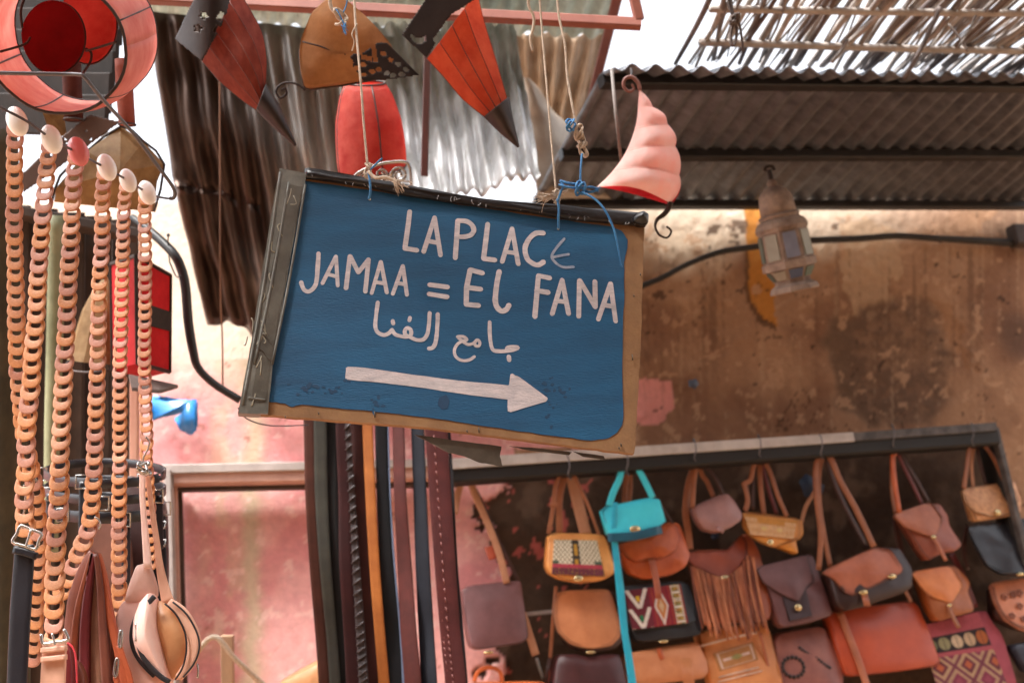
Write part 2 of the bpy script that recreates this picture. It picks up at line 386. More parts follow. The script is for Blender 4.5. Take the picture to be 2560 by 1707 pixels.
# ---- awning over the bags
A0, A1 = P(1532, 126, 2.95), P(2960, 165, 3.7); B1, B0 = WALL.at(2560, 512, .03), WALL.at(1330, 503, .06)
QW = [A0, A1, B1, B0]
aw = thing('awning', 'dark corrugated tin awning on three beams over the bag display', 'awning', (A0+B1)/2)
def curl(u, v, n): return Z*(-.05*max(0, .12-v)/.12)
obj('roof_sheet', corr(QW, 30, .011, nv=40, seed=6, warp=curl, dent=.004), dark_tin, aw, solid=.0015)
blackiron = mat('black_iron', (44, 42, 44), (30, 27, 26), rough=.5, metal=.4, scale=12, bump=.1)
def v_at(u, y):
    lo, hi = 0, 1
    for _ in range(30):
        mid = (lo+hi)/2
        if px(bil(QW, u, mid))[1] < y: lo = mid
        else: hi = mid
    return lo
for yl, yr, t in ((186, 205, .034), (372, 375, .034), (496, 502, .03)):
    pa = bil(QW, .0, v_at(0, yl)); pb = bil(QW, 1, v_at(1, yr))
    obj('beam', bar(pa-Z*.022, pb-Z*.022, .04, t), blackiron, aw, smooth=False)
# ---- reed canopy
reedm = [mat('reed_%s' % n, c, c2, rough=.7, scale=9, stretch=(1, 1, 1)) for n, c, c2 in (('grey', (146, 136, 130), (88, 80, 76)), ('brown', (110, 94, 88), (62, 52, 50)), ('pale', (180, 170, 162), (128, 118, 110)))]
R0, R1, R2, R3 = P(1795, -60, 2.75), P(3150, -60, 3.3), P(2780, 190, 3.75), P(1730, 150, 3.2)
rc = thing('reed_canopy', 'loose reed mat canopy with sky showing through, above the dark awning', 'reed roof', (R0+R2)/2)
nR = 92
for i in range(nR):
    u = (i+random.uniform(-.35, .35))/nR
    if i in (4, 5, 9, 14, 15, 22, 28): continue
    u2 = u+random.uniform(-.04, .04)
    a = R0.lerp(R1, u); b = R3.lerp(R2, u2); ext = random.uniform(-.05, .12); b = b+(b-a)*ext
    a = a+(a-b)*.4; mid = (a+b)/2+Z*random.uniform(-.02, .02)
    r = random.uniform(.0045, .0115)
    obj('reed', tube([a, mid, b], [r, r*.95, r*.75], n=7, k=4), random.choice(reedm), rc)
thin = []
for i in range(110):
    u = random.random()*.97+.02 if i % 3 else .45+.55*random.random(); a = R0.lerp(R1, u); b = R3.lerp(R2, u+random.uniform(-.05, .05)); a = a+(a-b)*.4; b = b+(b-a)*random.uniform(-.15, .08)
    r = random.uniform(.002, .0055); thin.append(tube([a, (a+b)/2+Z*random.uniform(-.03, .03)+WH*random.uniform(-.03, .03), b], [r, r, r*.7], n=5, k=3))
tag(obj('thin_reeds', join(*thin), reedm[0], rc), kind='stuff')
for v_, r in ((.70, .011), (.30, .010)):
    obj('cross_pole', tube([R0.lerp(R3, v_)-Z*.015, ((R0.lerp(R3, v_)+R1.lerp(R2, v_))/2)-Z*.022, R1.lerp(R2, v_)-Z*.015], r, k=5), reedm[2], rc)
for k_, (a, b, r) in enumerate((((2350, 20), (2261, 196), .007), ((2118, 102), (2080, 155), .006), ((2440, 40), (2395, 120), .004), ((2370, 60), (2420, 130), .003))):
    obj('loose_reed', tube([P(*a, 3.05), P((a[0]+b[0])/2+4, (a[1]+b[1])/2, 3.04), P(*b, 3.03)], r, n=6, k=3), reedm[0 if k_ else 1], rc)
# ---- brown painted bars
barm = mat('brown_bar_paint', (150, 92, 76), (120, 66, 54), rough=.5, scale=9, bump=.08)
bf = thing('bar_frame', 'red brown square steel bar frame crossing above the sign', 'metal frame', P(1000, 40, 2.75))
obj('cross_bar', bar(P(300, -8, 2.75), P(1602, 61, 2.75), .026, .026), barm, bf, smooth=False)
obj('end_bar', bar(P(1598, 50, 2.75), P(1572, -60, 2.75), .024, .024, up=_f), barm, bf, smooth=False)
obj('diagonal_bar', bar(P(1552, -40, 3.2), P(1460, 322, 3.9), .03, .024, up=_f), barm, bf, smooth=False)
obj('hanging_bar', bar(P(1071, 60, 2.74), P(1061, 440, 2.74), .017, .017, up=_f), mat('dark_bar_paint', (84, 50, 44), rough=.45), bf, smooth=False)
# ---- unseen wall and slatted canopy, added behind and above the viewer to hold back light
opp = mat('ochre_plaster', (132, 104, 84), (108, 84, 66), rough=.9, scale=3, bump=.3)
def ofn(u, v): return Vector((-8+16*u, -2.6+.03*noise.noise(Vector((u*20, v*8, 1))), 4.2*v))
ov, of_ = grid(ofn, 40, 12)
obj('added_alley_wall', slab([Vector((8, -2.6, 0)), Vector((-8, -2.6, 0)), Vector((-8, -2.6, 6.0)), Vector((8, -2.6, 6.0))], Vector((0, 1, 0)), .3), opp, smooth=False, label='unseen plain ochre plaster wall, added opposite to cut the front light', cat='wall')
lc = thing('added_lane_canopy', 'unseen slatted plank canopy, added over the viewer to shade the lane', 'canopy', (0, 0, 3.7))
for i in range(15):
    y_ = -2.3+i*.29
    obj('plank', bar(Vector((-1.7, y_, 3.7)), Vector((7, y_+.05, 3.7)), .2, .02), opp, lc, smooth=False)
# ================================================================== SIGN
sq = [(702, 426), (1612, 553), (1591, 1137), (598, 1032)]; sd = [1, 1.052, .97, .918]
SP = [P(*p, 1.93*d) for p, d in zip(sq, sd)]
SN = (SP[1]-SP[0]).cross(SP[3]-SP[0]).normalized()
if SN.dot(_f) > 0: SN = -SN
SPL = Plane(SP[0], SN)
cardboard = mat('brown_hardboard', (150, 112, 74), (122, 88, 58), rough=.85, scale=18, bump=.25, bscale=180, mix=.5)
bluep = mat('blue_paint', (18, 88, 128), (12, 64, 98), rough=.62, scale=4, bump=.5, bscale=120, stretch=(1, 1, 5), bdist=.0015)
whitep = mat('white_paint', (214, 202, 200), (168, 162, 166), rough=.65, scale=40, bump=.3, bscale=160, stretch=(1, 1, 3), detail=10)
chalk = mat('worn_chalk', (166, 168, 176), (90, 116, 150), rough=.9, scale=60)
greytape = mat('grey_tape', (128, 127, 118), (72, 71, 66), rough=.35, scale=16, bump=.6, bscale=45, mix=.5)
greytape2 = mat('grey_tape_dark', (104, 100, 90), (60, 56, 50), rough=.35, scale=16, bump=.5, bscale=45)
blacktape = mat('black_tape', (48, 46, 46), (30, 28, 30), rough=.28, scale=14, bump=.7, bscale=50)
sign = thing('street_sign', 'blue painted board with white lettering and an arrow, hung from strings', 'sign', (SP[0]+SP[2])/2)
def rough_edge(pts, a=2.2, k=6):
    out = []
    for i in range(len(pts)):
        p, q_ = pts[i], pts[(i+1) % len(pts)]
        for j in range(k):
            t = j/k; out.append((p[0]+(q_[0]-p[0])*t+random.uniform(-a, a)*(j > 0), p[1]+(q_[1]-p[1])*t+random.uniform(-a, a)*(j > 0)))
    return out
bo = zs([(280, 95), (400, 115), (1100, 240), (1500, 300), (1900, 345), (2060, 345), (2052, 640), (2040, 1000), (2022, 1300), (2010, 1477), (1800, 1452), (1400, 1402), (1000, 1350), (600, 1318), (300, 1296), (75, 1278), (140, 900), (200, 520)])
board = obj('board', slab([SPL.at(*p) for p in rough_edge(bo, 1.2)], SN, .012), cardboard, sign, smooth=False)
bl = zs([(390, 140), (700, 185), (1000, 235), (1300, 280), (1600, 325), (1900, 365), (1945, 385), (1978, 430), (1974, 480), (1960, 540), (1962, 700), (1955, 850), (1952, 1100), (1957, 1290), (1950, 1340), (1925, 1375), (1880, 1402), (1800, 1413), (1600, 1388), (1400, 1360), (1200, 1330), (1000, 1300), (745, 1272), (735, 1290), (725, 1268), (560, 1255), (380, 1236), (330, 1248), (300, 1232), (215, 1222), (240, 1020), (300, 640), (340, 420), (375, 200)])
painted = obj('painted_panel', slab([SPL.at(*p, .0012) for p in rough_edge(bl, 1.0, 4)], SN, .0016), bluep, sign, smooth=False)
def stroke(pts, wpx, k=6, h=.0022):
    q_ = [SPL.at(*p, h) for p in pts]
    wd = m_(wpx, 1.9)
    if len(q_) > 2: q_ = cr(q_, k)
    V, Fc = [], []
    t0 = (q_[0]-q_[1]).normalized(); t1_ = (q_[-1]-q_[-2]).normalized()
    sd_ = [];
    for i, p in enumerate(q_):
        t = (q_[min(i+1, len(q_)-1)]-q_[max(i-1, 0)]).normalized(); sd_.append(t.cross(SN).normalized())
    lft = [p+s_*wd*.5*(1+.13*noise.noise(p*130)+.16*noise.noise(p*35)) for p, s_ in zip(q_, sd_)]; rgt = [p-s_*wd*.5*(1+.13*noise.noise(p*130+Vector((9, 0, 0)))) for p, s_ in zip(q_, sd_)]
    def cap(c, t, s_): return [c+(t*math.sin(a)+s_*math.cos(a))*wd*.5*(.92 if 0 < a < math.pi else 1) for a in np.linspace(0, math.pi, 7)[1:-1]]
    n = len(q_)
    V = lft+rgt; Fc = [(i, i+1, n+i+1, n+i) for i in range(n-1)]
    ca = cap(q_[0], t0, -sd_[0]); b = len(V); V += ca; Fc.append((0, n)+tuple(range(b, b+5)))
    cb = cap(q_[-1], t1_, sd_[-1]); b = len(V); V += cb; Fc.append((2*n-1, n-1)+tuple(range(b, b+5)))
    m = len(V); V += [p-SN*.0005 for p in V]
    Fc += [tuple(i+m for i in f)[::-1] for f in Fc]
    return V, Fc
LET = []
def letter(cv, wz, *ss, m=None, name='letter', k=6):
    f = cv([(1, 0)])[0][0]-cv([(0, 0)])[0][0]
    parts = [stroke(cv(s_), wz*f, k=(k if len(s_) > 3 else 1), h=.0018+.00006*i) for i, s_ in enumerate(ss)]
    obj(name, join(*parts), m or whitep, painted, smooth=False)
letter(t1, 47, [(90, 180), (75, 300), (45, 505)], [(45, 520), (155, 535)])
letter(t1, 44, [(218, 550), (318, 235)], [(318, 235), (372, 580)], [(268, 452), (345, 468)])
letter(t1, 48, [(530, 265), (507, 605)], [(530, 265), (605, 268), (660, 300), (678, 350), (655, 390), (610, 408), (550, 412)])
letter(t1, 48, [(806, 295), (790, 430), (768, 610)], [(768, 612), (872, 625)])
letter(t1, 44, [(938, 640), (1030, 335)], [(1030, 335), (1088, 662)], [(985, 553), (1065, 560)])
letter(t1, 50, [(1318, 378), (1250, 378), (1190, 425), (1152, 500), (1152, 565), (1182, 630), (1245, 668), (1285, 665), (1318, 642)])
letter(t1, 25, [(1510, 430), (1440, 510), (1395, 590), (1430, 650), (1500, 690), (1595, 688)], [(1400, 600), (1475, 585), (1550, 572)], m=chalk)
letter(t1, 45, [(272, 852), (438, 872)], [(266, 936), (434, 962)], name='hyphen_mark')
letter(t1, 48, [(645, 715), (612, 880), (608, 1030)], [(645, 715), (758, 745)], [(620, 875), (742, 892)], [(608, 1032), (722, 1042)])
letter(t1, 50, [(912, 730), (893, 820), (876, 970), (888, 1050), (930, 1092), (975, 1080), (1002, 1040)])
letter(t1, 48, [(1272, 768), (1240, 1145)], [(1272, 768), (1376, 790)], [(1255, 905), (1362, 922)])
letter(t1, 46, [(1398, 1118), (1490, 808)], [(1490, 808), (1550, 1118)], [(1442, 1000), (1525, 1010)])
letter(t1, 48, [(1642, 1142), (1650, 812)], [(1650, 812), (1795, 1055)], [(1795, 1055), (1790, 822)])
letter(t1, 46, [(1822, 1168), (1935, 840)], [(1935, 840), (1982, 1186)], [(1872, 1038), (1960, 1050)])
letter(t2, 52, [(472, 262), (466, 400), (448, 590), (415, 680), (350, 728), (292, 700), (260, 615)])
letter(t2, 46, [(520, 628), (685, 298)], [(685, 298), (708, 658)], [(600, 520), (690, 545)])
letter(t2, 54, [(808, 690), (858, 295)], [(858, 295), (960, 495)], [(960, 495), (1085, 335)], [(1085, 335), (1045, 730)])
letter(t2, 48, [(1122, 748), (1235, 365)], [(1235, 365), (1310, 742)], [(1180, 615), (1268, 625)])
letter(t2, 48, [(1382, 758), (1505, 415)], [(1505, 415), (1555, 770)], [(1440, 625), (1535, 640)])
letter(t3, 46, [(210, 168), (190, 320), (180, 450), (215, 525), (290, 552), (345, 525), (378, 490)], [(378, 495), (420, 548), (490, 568), (560, 570), (600, 545), (598, 495), (562, 468), (530, 492), (528, 535), (560, 568)], [(590, 575), (640, 602), (690, 612), (750, 600), (795, 530), (812, 420), (818, 290)], name='arabic_word')
letter(t3, 48, [(915, 305), (905, 500), (888, 640), (855, 700), (810, 710)], name='arabic_letter')
letter(t3, 46, [(385, 385), (391, 418)], name='arabic_dot'); letter(t3, 46, [(588, 348), (580, 380)], name='arabic_dot')
letter(t3, 36, [(1145, 572), (1215, 570), (1258, 605), (1205, 618), (1160, 585)], [(1215, 615), (1150, 655), (1112, 720), (1118, 790), (1160, 835), (1220, 853), (1290, 842), (1345, 805)], [(1205, 625), (1270, 662), (1330, 650), (1380, 610), (1410, 640), (1398, 678), (1358, 675), (1350, 640)], name='arabic_word')
letter(t3, 46, [(1524, 400), (1526, 550), (1542, 670), (1572, 730), (1640, 742), (1720, 740), (1790, 728), (1858, 700), (1790, 690), (1735, 700), (1728, 730)], name='arabic_word')
letter(t3, 54, [(1750, 805), (1755, 845)], name='arabic_dot')
arrow = t4([(632, 85), (645, 81), (760, 90), (1000, 125), (1250, 157), (1530, 184), (1537, 183), (1545, 122), (1556, 119), (1600, 142), (1748, 252), (1752, 262), (1742, 274), (1545, 333), (1530, 328), (1528, 300), (1530, 264), (1525, 262), (1250, 227), (1000, 190), (760, 163), (640, 152), (628, 145)])
obj('arrow', slab([SPL.at(*p, .0018) for p in rough_edge(arrow, .8, 3)], SN, .0005), whitep, painted, smooth=False)
stain = mat('dark_stain', (28, 66, 96), (20, 52, 84), rough=.7, scale=40)
for poly in ([(1150, 250), (1190, 235), (1208, 270), (1195, 315), (1165, 318), (1140, 290)],):
    obj('stain', slab([SPL.at(*p, .00165) for p in chaikin(t4(poly), 2)], SN, .0005), stain, painted, smooth=False)
for cx, cy, wx_, wy_, n_ in ((500, 195, 250, 50, 26), (800, 290, 60, 70, 8), (1790, 215, 110, 55, 14), (1770, 320, 40, 70, 8)):
    for i in range(n_):
        x_, y_ = cx+random.gauss(0, wx_*.42), cy+random.gauss(0, wy_*.4); r_ = random.uniform(5, 15)
        obj('stain', slab([SPL.at(*p, .0016+.00001*i) for p in chaikin(t4([(x_+r_*math.cos(a)*random.uniform(.5, 1.5), y_+r_*math.sin(a)*random.uniform(.4, 1.1)) for a in np.linspace(0, 5.5, 7)]), 2)], SN, .0004), stain, painted, smooth=False)
# grey taped strip folded round the left edge
gl = zs([(272, 80), (300, 84), (402, 106), (395, 165), (372, 255), (332, 480), (282, 780), (238, 1040), (215, 1282), (150, 1282), (68, 1276), (130, 960), (190, 560), (250, 200)])
strip = obj('taped_strip', slab([SPL.at(*p, .006) for p in rough_edge(gl, 1.0, 4)], SN, .021), greytape, sign, smooth=False)
fold = zs([(318, 160), (385, 170), (325, 470), (272, 780), (228, 1040), (205, 1225), (135, 1225), (165, 1000), (210, 720), (262, 420)])
obj('tape_fold', slab([SPL.at(*p, .0068) for p in rough_edge(fold, 1.5, 4)], SN, .003), greytape2, strip, smooth=False)
for a, b in (((318, 150), (150, 1040)), ((398, 160), (236, 1040)), ((120, 1205), (200, 1215)), ((276, 100), (92, 1240))):
    pa, pb = zs([a, b]); mid = ((pa[0]+pb[0])/2+4, (pa[1]+pb[1])/2)
    obj('tape_ridge', tube([SPL.at(*pa, .006), SPL.at(*mid, .0065), SPL.at(*pb, .006)], .0022, n=6, k=5), greytape, strip)
for i in range(16):
    a = random.uniform(0, 1); x_, y_ = 300-215*a+random.uniform(-35, 60), 130+1100*a
    pts = zs([(x_, y_), (x_+random.uniform(-20, 20), y_+random.uniform(10, 40)), (x_+random.uniform(-30, 30), y_+random.uniform(40, 80))])
    obj('tape_crease', tube([SPL.at(*p, .0062) for p in pts], .0012, n=5, k=3), mat('tape_glue', (176, 168, 146), (110, 104, 90), rough=.4), strip)
# black tape over the top edge
bt_ = zs([(395, 100), (500, 122), (600, 142), (700, 165), (900, 206), (1100, 232), (1300, 258), (1500, 284), (1700, 312), (1900, 338), (1990, 330), (2030, 318), (2062, 335), (2062, 365), (2030, 378), (1900, 366), (1700, 350), (1500, 316), (1300, 290), (1100, 264), (900, 235), (700, 190), (500, 160), (395, 146)])
tp = obj('top_tape', pillow([SPL.at(*p, -.010) for p in bt_], SN, .019, bulge=.1), blacktape, sign)
for i in range(34):
    u = random.random(); x_ = 420+1600*u; y_ = 105+ (x_-400)*.155 - (max(0, x_-1500)*.02); t_ = random.uniform(10, 30)
    pts = zs([(x_, y_+random.uniform(0, 8)), (x_+random.uniform(-8, 8), y_+t_*.5), (x_+random.uniform(-14, 14), y_+t_)])
    obj('tape_wrinkle', tube([SPL.at(*p, .0098) for p in pts], .0007, n=5, k=3), mat('tape_shine', (170, 168, 168), (90, 88, 88), rough=.25), tp)
obj('tape_tuft', pillow([SPL.at(*p, -.006) for p in chaikin(zs([(1985, 345), (2010, 320), (2040, 312), (2066, 330), (2064, 372), (2030, 380), (1990, 365)]))], SN, .022, bulge=.5, wob=.02), blacktape, tp)
ragtape = mat('dangling_tape', (96, 86, 74), (54, 46, 40), rough=.3, scale=14, bump=.4)
for poly, o_ in (([(935, 1385), (1000, 1392), (1180, 1418), (1360, 1442), (1352, 1490), (1366, 1542), (1300, 1528), (1250, 1520), (1180, 1490), (1100, 1472), (1020, 1430)], -.010), ([(1400, 1440), (1560, 1452), (1705, 1470), (1690, 1484), (1500, 1462)], -.009), ([(1710, 1466), (1860, 1488), (1870, 1506), (1760, 1492)], -.008)):
    pts = [SPL.at(*p, o_) for p in rough_edge(zs(poly), .8, 3)]
    obj('torn_tape', slab(pts, (SN+Z*.25), .0008), ragtape, sign, smooth=False)
nailm = mat('old_nail', (120, 108, 98), (60, 50, 44), rough=.4, metal=.8)
for x_, y_, l_ in ((738, 1285, 24), (1190, 1368, 8), (1248, 1362, 20), (2000, 1005, 22), (463, 1281, 7), (2040, 600, 6), (1945, 1435, 10), (1935, 1450, 7), (2008, 705, 6), (300, 1297, 6)):
    a, b = zs([(x_, y_-l_*.6), (x_+2, y_+l_*.6)])
    obj('nail', tube([SPL.at(*a, .002), SPL.at((a[0]+b[0])/2, (a[1]+b[1])/2, .005), SPL.at(*b, .002)], .0012, n=6, k=2), nailm, sign)
for x_, y_ in ((714, 232), (1638, 376)):
    a = zs([(x_, y_)])[0]
    obj('eyelet', ellipsoid(SPL.at(*a, .002), [WH*.0022, SN*.0015, Z*.0022], 10, 6), mat('eyelet', (220, 216, 205)), sign)
for i, pts in enumerate(([(185, 890), (215, 915), (240, 955)], [(155, 955), (190, 975), (215, 1010), (240, 1030)])):
    obj('loose_thread', tube([SPL.at(*p, .008) for p in zs(pts)], .0006, n=5, k=4), nailm, strip)
# ---- strings holding the sign
twine = mat('cotton_twine', (206, 190, 170), (160, 142, 124), rough=.9, scale=120, bump=.4, bscale=400)
bluecord = mat('blue_cord', (64, 138, 190), (34, 94, 150), rough=.5, scale=90, bump=.4, bscale=300)
def knot(c, r, rc_, seed, n=1.6):
    rs = random.Random(seed); pts = []
    for i in range(26):
        a = i/26*2*math.pi*2.5
        pts.append(c+_r*(math.cos(a)*r*(.7+.4*rs.random()))+_u*(math.sin(a*.8+seed)*r*n*(.7+.4*rs.random()))+_f*(math.sin(a*1.7)*r*.6))
    return tube(pts, rc_, n=6, k=3)
def fray(parent, c, dirs, ln, m, n=16, seed=1, dd=1.85):
    rs = random.Random(seed); hs_ = []
    for i in range(n):
        p0 = P(c[0]+rs.uniform(-6, 6), c[1]+rs.uniform(-5, 5), dd)
        a = dirs+rs.gauss(0, .28); l_ = ln*rs.uniform(.5, 1.1)
        x1, y1 = c[0]+math.cos(a)*l_*.5, c[1]+math.sin(a)*l_*.5+rs.uniform(-5, 5); b2 = a+rs.gauss(0, .3)
        obj('fray_strand', tube([p0, P(x1, y1, dd-.004*rs.random()), P(x1+math.cos(b2)*l_*.5, y1+math.sin(b2)*l_*.5, dd+.006*rs.gauss(0, 1))], [.0009, .0007, .0004], n=5, k=3), m, parent)
s1 = thing('hanging_string', 'cotton string with a frayed knot tied at the left side of the blue sign', 'string', P(900, 200, 1.87), group='strings carrying the sign')
obj('cord', tube([P(884, -30, 2.0), P(889, 60, 1.98), P(895, 130, 1.96), P(903, 220, 1.93), P(910, 320, 1.90), P(919, 415, 1.865)], .0021, n=8, k=6), twine, s1)
obj('knot', knot(P(920, 428, 1.862), .006, .0019, 2, 2.0), twine, s1)
obj('blue_thread', join(tube([P(921, 432, 1.855), P(925, 455, 1.85), P(926, 480, 1.85), P(922, 498, 1.853)], .0019, k=5), tube([P(926, 425, 1.852), P(945, 405, 1.85), P(956, 396, 1.85)], .0014, k=4)), bluecord, s1)
obj('tail', tube([P(922, 430, 1.853), P(940, 445, 1.845), P(965, 443, 1.842), P(985, 452, 1.84)], [.003, .0028, .0026], k=4), twine, s1)
fray(s1, (985, 450), .75, 48, twine, 20, 3, 1.838)
obj('upper_tail', tube([P(893, 60, 1.975), P(880, 85, 1.97), P(886, 105, 1.97), P(880, 128, 1.972)], .0012, k=5), twine, s1)
s2 = thing('hanging_string', 'straight thin string with a frayed end, right side of the sign', 'string', P(1370, 200, 1.93), group='strings carrying the sign')
obj('cord', tube([P(1347, -30, 2.05), P(1356, 90, 2.04), P(1368, 230, 2.01), P(1380, 370, 1.985), P(1390, 478, 1.96)], .0019, n=8, k=6), twine, s2)
obj('knot', knot(P(1391, 492, 1.955), .0055, .0018, 5, 2.2), twine, s2)
fray(s2, (1386, 488), 2.75, 58, twine, 18, 8, 1.95); fray(s2, (1396, 485), -.35, 34, twine, 5, 9, 1.95)
obj('blue_thread', tube([P(1393, 498, 1.95), P(1397, 520, 1.945), P(1396, 550, 1.945), P(1397, 572, 1.947)], .0022, k=5), bluecord, s2)
s3 = thing('hanging_string', 'doubled string joined by a grey knot to blue cord above the sign', 'string', P(1440, 300, 1.95), group='strings carrying the sign')
obj('cord', tube([P(1391, -30, 2.06), P(1397, 40, 2.05), P(1412, 110, 2.04), P(1418, 190, 2.03), P(1428, 250, 2.01), P(1440, 310, 2.0)], .0023, n=8, k=6), twine, s3)
for j, (cx, cy) in enumerate(((1447, 330), (1452, 350), (1457, 372))): obj('knot', knot(P(cx, cy, 1.99), .008, .0022, 11+j, 1.8), twine, s3)
obj('blue_knot', knot(P(1426, 313, 1.985), .008, .0019, 17, 1.3), bluecord, s3)
obj('blue_cord', join(tube([P(1455, 385, 1.975), P(1452, 420, 1.965), P(1451, 462, 1.96)], .0019, k=5),
    tube([P(1400, 452, 1.945), P(1420, 458, 1.94), P(1445, 462, 1.938), P(1470, 480, 1.938), P(1495, 475, 1.94)], .0023, k=5),
    tube([P(1397, 462, 1.942), P(1420, 468, 1.936), P(1450, 470, 1.934), P(1478, 468, 1.936), P(1490, 472, 1.94)], .0022, k=5),
    tube([P(1394, 505, 1.946), P(1402, 480, 1.943), P(1408, 465, 1.942), P(1400, 452, 1.945)], .0021, k=5)), bluecord, s3)
obj('blue_knot', knot(P(1450, 470, 1.93), .009, .0022, 23, 1.4), bluecord, s3)
obj('blue_tail', tube([P(1455, 480, 1.928), P(1490, 500, 1.915), P(1515, 530, 1.905), P(1535, 575, 1.90), P(1545, 620, 1.897), P(1554, 668, 1.897)], [.0022, .002, .0019, .0012], k=6), bluecord, s3)
fray(s3, (1490, 474), .1, 14, bluecord, 6, 12, 1.938)
s4 = thing('loose_string', 'short dangling end of white string above the sign', 'string', P(1330, 60, 2.0), group='loose string ends')
obj('cord', tube([P(1319, -30, 2.0), P(1322, 15, 2.0), P(1334, 42, 2.0), P(1333, 70, 2.0), P(1326, 98, 2.0), P(1332, 128, 2.0)], .0027, k=6), twine, s4)
s5 = thing('loose_string', 'knotted tassel of white string and blue thread on the bar, upper left of the sign', 'string', P(850, 40, 2.0), group='loose string ends')
obj('cord', tube([P(822, -20, 2.0), P(826, 12, 2.0), P(832, 26, 2.0), P(848, 40, 2.0)], .0035, k=5), twine, s5)
obj('knot', knot(P(852, 44, 1.995), .011, .0026, 31, 1.2), twine, s5)
obj('blue_thread', join(tube([P(870, -20, 1.99), P(866, 12, 1.99), P(858, 32, 1.988)], .0012, k=5), tube([P(838, 22, 1.988), P(846, 32, 1.985), P(856, 52, 1.985), P(862, 70, 1.985)], .0013, k=5)), bluecord, s5)
fray(s5, (858, 62), 1.35, 28, bluecord, 8, 15, 1.985)
dkrope = mat('dark_rope', (92, 80, 74), (58, 50, 48), rough=.8)
s6 = thing('loose_string', 'dark knotted rope hanging in front of the sky by the reed canopy', 'rope', P(1840, 60, 2.6))
obj('cord', join(tube([P(1818, -20, 2.6), P(1824, 20, 2.6), P(1836, 46, 2.6), P(1842, 80, 2.6), P(1836, 112, 2.6), P(1828, 108, 2.6), P(1828, 75, 2.6), P(1838, 50, 2.6)], .0036, k=5), tube([P(1826, -20, 2.6), P(1832, 30, 2.6), P(1848, 60, 2.6), P(1855, 100, 2.6), P(1858, 128, 2.6)], .003, k=5)), dkrope, s6)
obj('knot', knot(P(1837, 48, 2.59), .011, .004, 41, 1.0), dkrope, s6)
# ================================================================== LAMPS OF STRETCHED SKIN
def skin(name, c, c2, tr=.45, **kw): return mat(name, c, c2, rough=.6, spec=.25, scale=kw.pop('scale', 22), trans=min(.75, tr+.2), bump=.4, bscale=60, **kw)
pinkskin = skin('pink_skin', (246, 204, 194), (228, 156, 148), .45); redskin = skin('red_skin', (232, 138, 122), (208, 88, 80), .55)
deepred = skin('deep_red_skin', (172, 30, 36), (134, 24, 28), .4); rustskin = skin('rust_skin', (194, 112, 90), (150, 72, 60), .5, stretch=(2, 2, 1))
orangeskin = skin('orange_skin', (236, 146, 104), (208, 100, 66), .55); tanskin = skin('tan_skin', (204, 160, 116), (152, 108, 70), .4, scale=16)
ochreskin = skin('ochre_skin', (176, 146, 106), (122, 94, 64), .3, scale=18); paleskin = skin('pale_pink_skin', (255, 248, 244), (255, 226, 218), .5)
lampiron = mat('lamp_iron', (62, 52, 48), (40, 32, 30), rough=.5, metal=.5, scale=14, bump=.15); wire_m = mat('lamp_wire', (70, 58, 54), (46, 38, 36), rough=.5, metal=.3)
silverm = mat('silver_metal', (214, 212, 208), (170, 166, 160), rough=.22, metal=.9)
def circle(c, e1, e2, r, n=40): return [c+e1*(r*math.cos(2*math.pi*i/n))+e2*(r*math.sin(2*math.pi*i/n)) for i in range(n)]
# drum lamp, upper left
Cn, Cf = P(140, 116, 1.78), P(216, 82, 2.04); ax = (Cf-Cn).normalized(); e1 = ax.cross(Z).normalized(); e2 = e1.cross(ax)
dl = thing('drum_lamp', 'large pink drum lamp seen from below with red discs inside', 'lamp', Cn)
rn, rf = m_(166, 1.78), m_(168, 2.04)
def drum(u, v):
    a = 2*math.pi*u; r = rn+(rf-rn)*v+.006*math.sin(math.pi*v); r *= 1+.012*abs(math.sin(a*4))
    return Cn.lerp(Cf, v)+e1*(r*math.cos(a))+e2*(r*math.sin(a))
obj('drum_skin', grid(drum, 64, 8), pinkskin, dl, solid=.0015)
for v in (0, 1): obj('rim_wire', tube([drum(i/48, v) for i in range(48)], .0026, closed=True), wire_m, dl)
for a in (.06, .2, .34, .55, .68, .86): obj('rib_wire', tube([drum(a, 0), drum(a, .5), drum(a, 1)], .0016, k=3), wire_m, dl)
def disc(c, rx_, ry_, d, m, name, tilt=.25):
    cc = P(*c, d); pts = [P(c[0]+rx_*math.cos(a), c[1]+ry_*math.sin(a), d+tilt*math.cos(a)*rx_/F) for a in np.linspace(0, 2*math.pi, 36, endpoint=False)]
    o = obj(name, pillow(pts, -_f, .012, bulge=.3), m, dl); obj('disc_wire', tube(pts, .0022, closed=True), wire_m, o)
disc((137, 95), 76, 90, 1.9, deepred, 'inner_disc'); disc((222, 62), 70, 98, 1.97, redskin, 'inner_disc')
for hw in ([P(292, 105, 1.8), P(250, 118, 1.82), P(215, 128, 1.84)], [P(214, 122, 1.84), P(228, 132, 1.84), P(226, 155, 1.84), P(210, 180, 1.82), P(206, 190, 1.8)], [P(60, 0, 1.84), P(52, 30, 1.84), P(56, 70, 1.84)], [P(0, 130, 1.82), P(60, 112, 1.84), P(75, 95, 1.86)]):
    obj('hook_wire', tube(hw, .002, k=4), wire_m, dl)
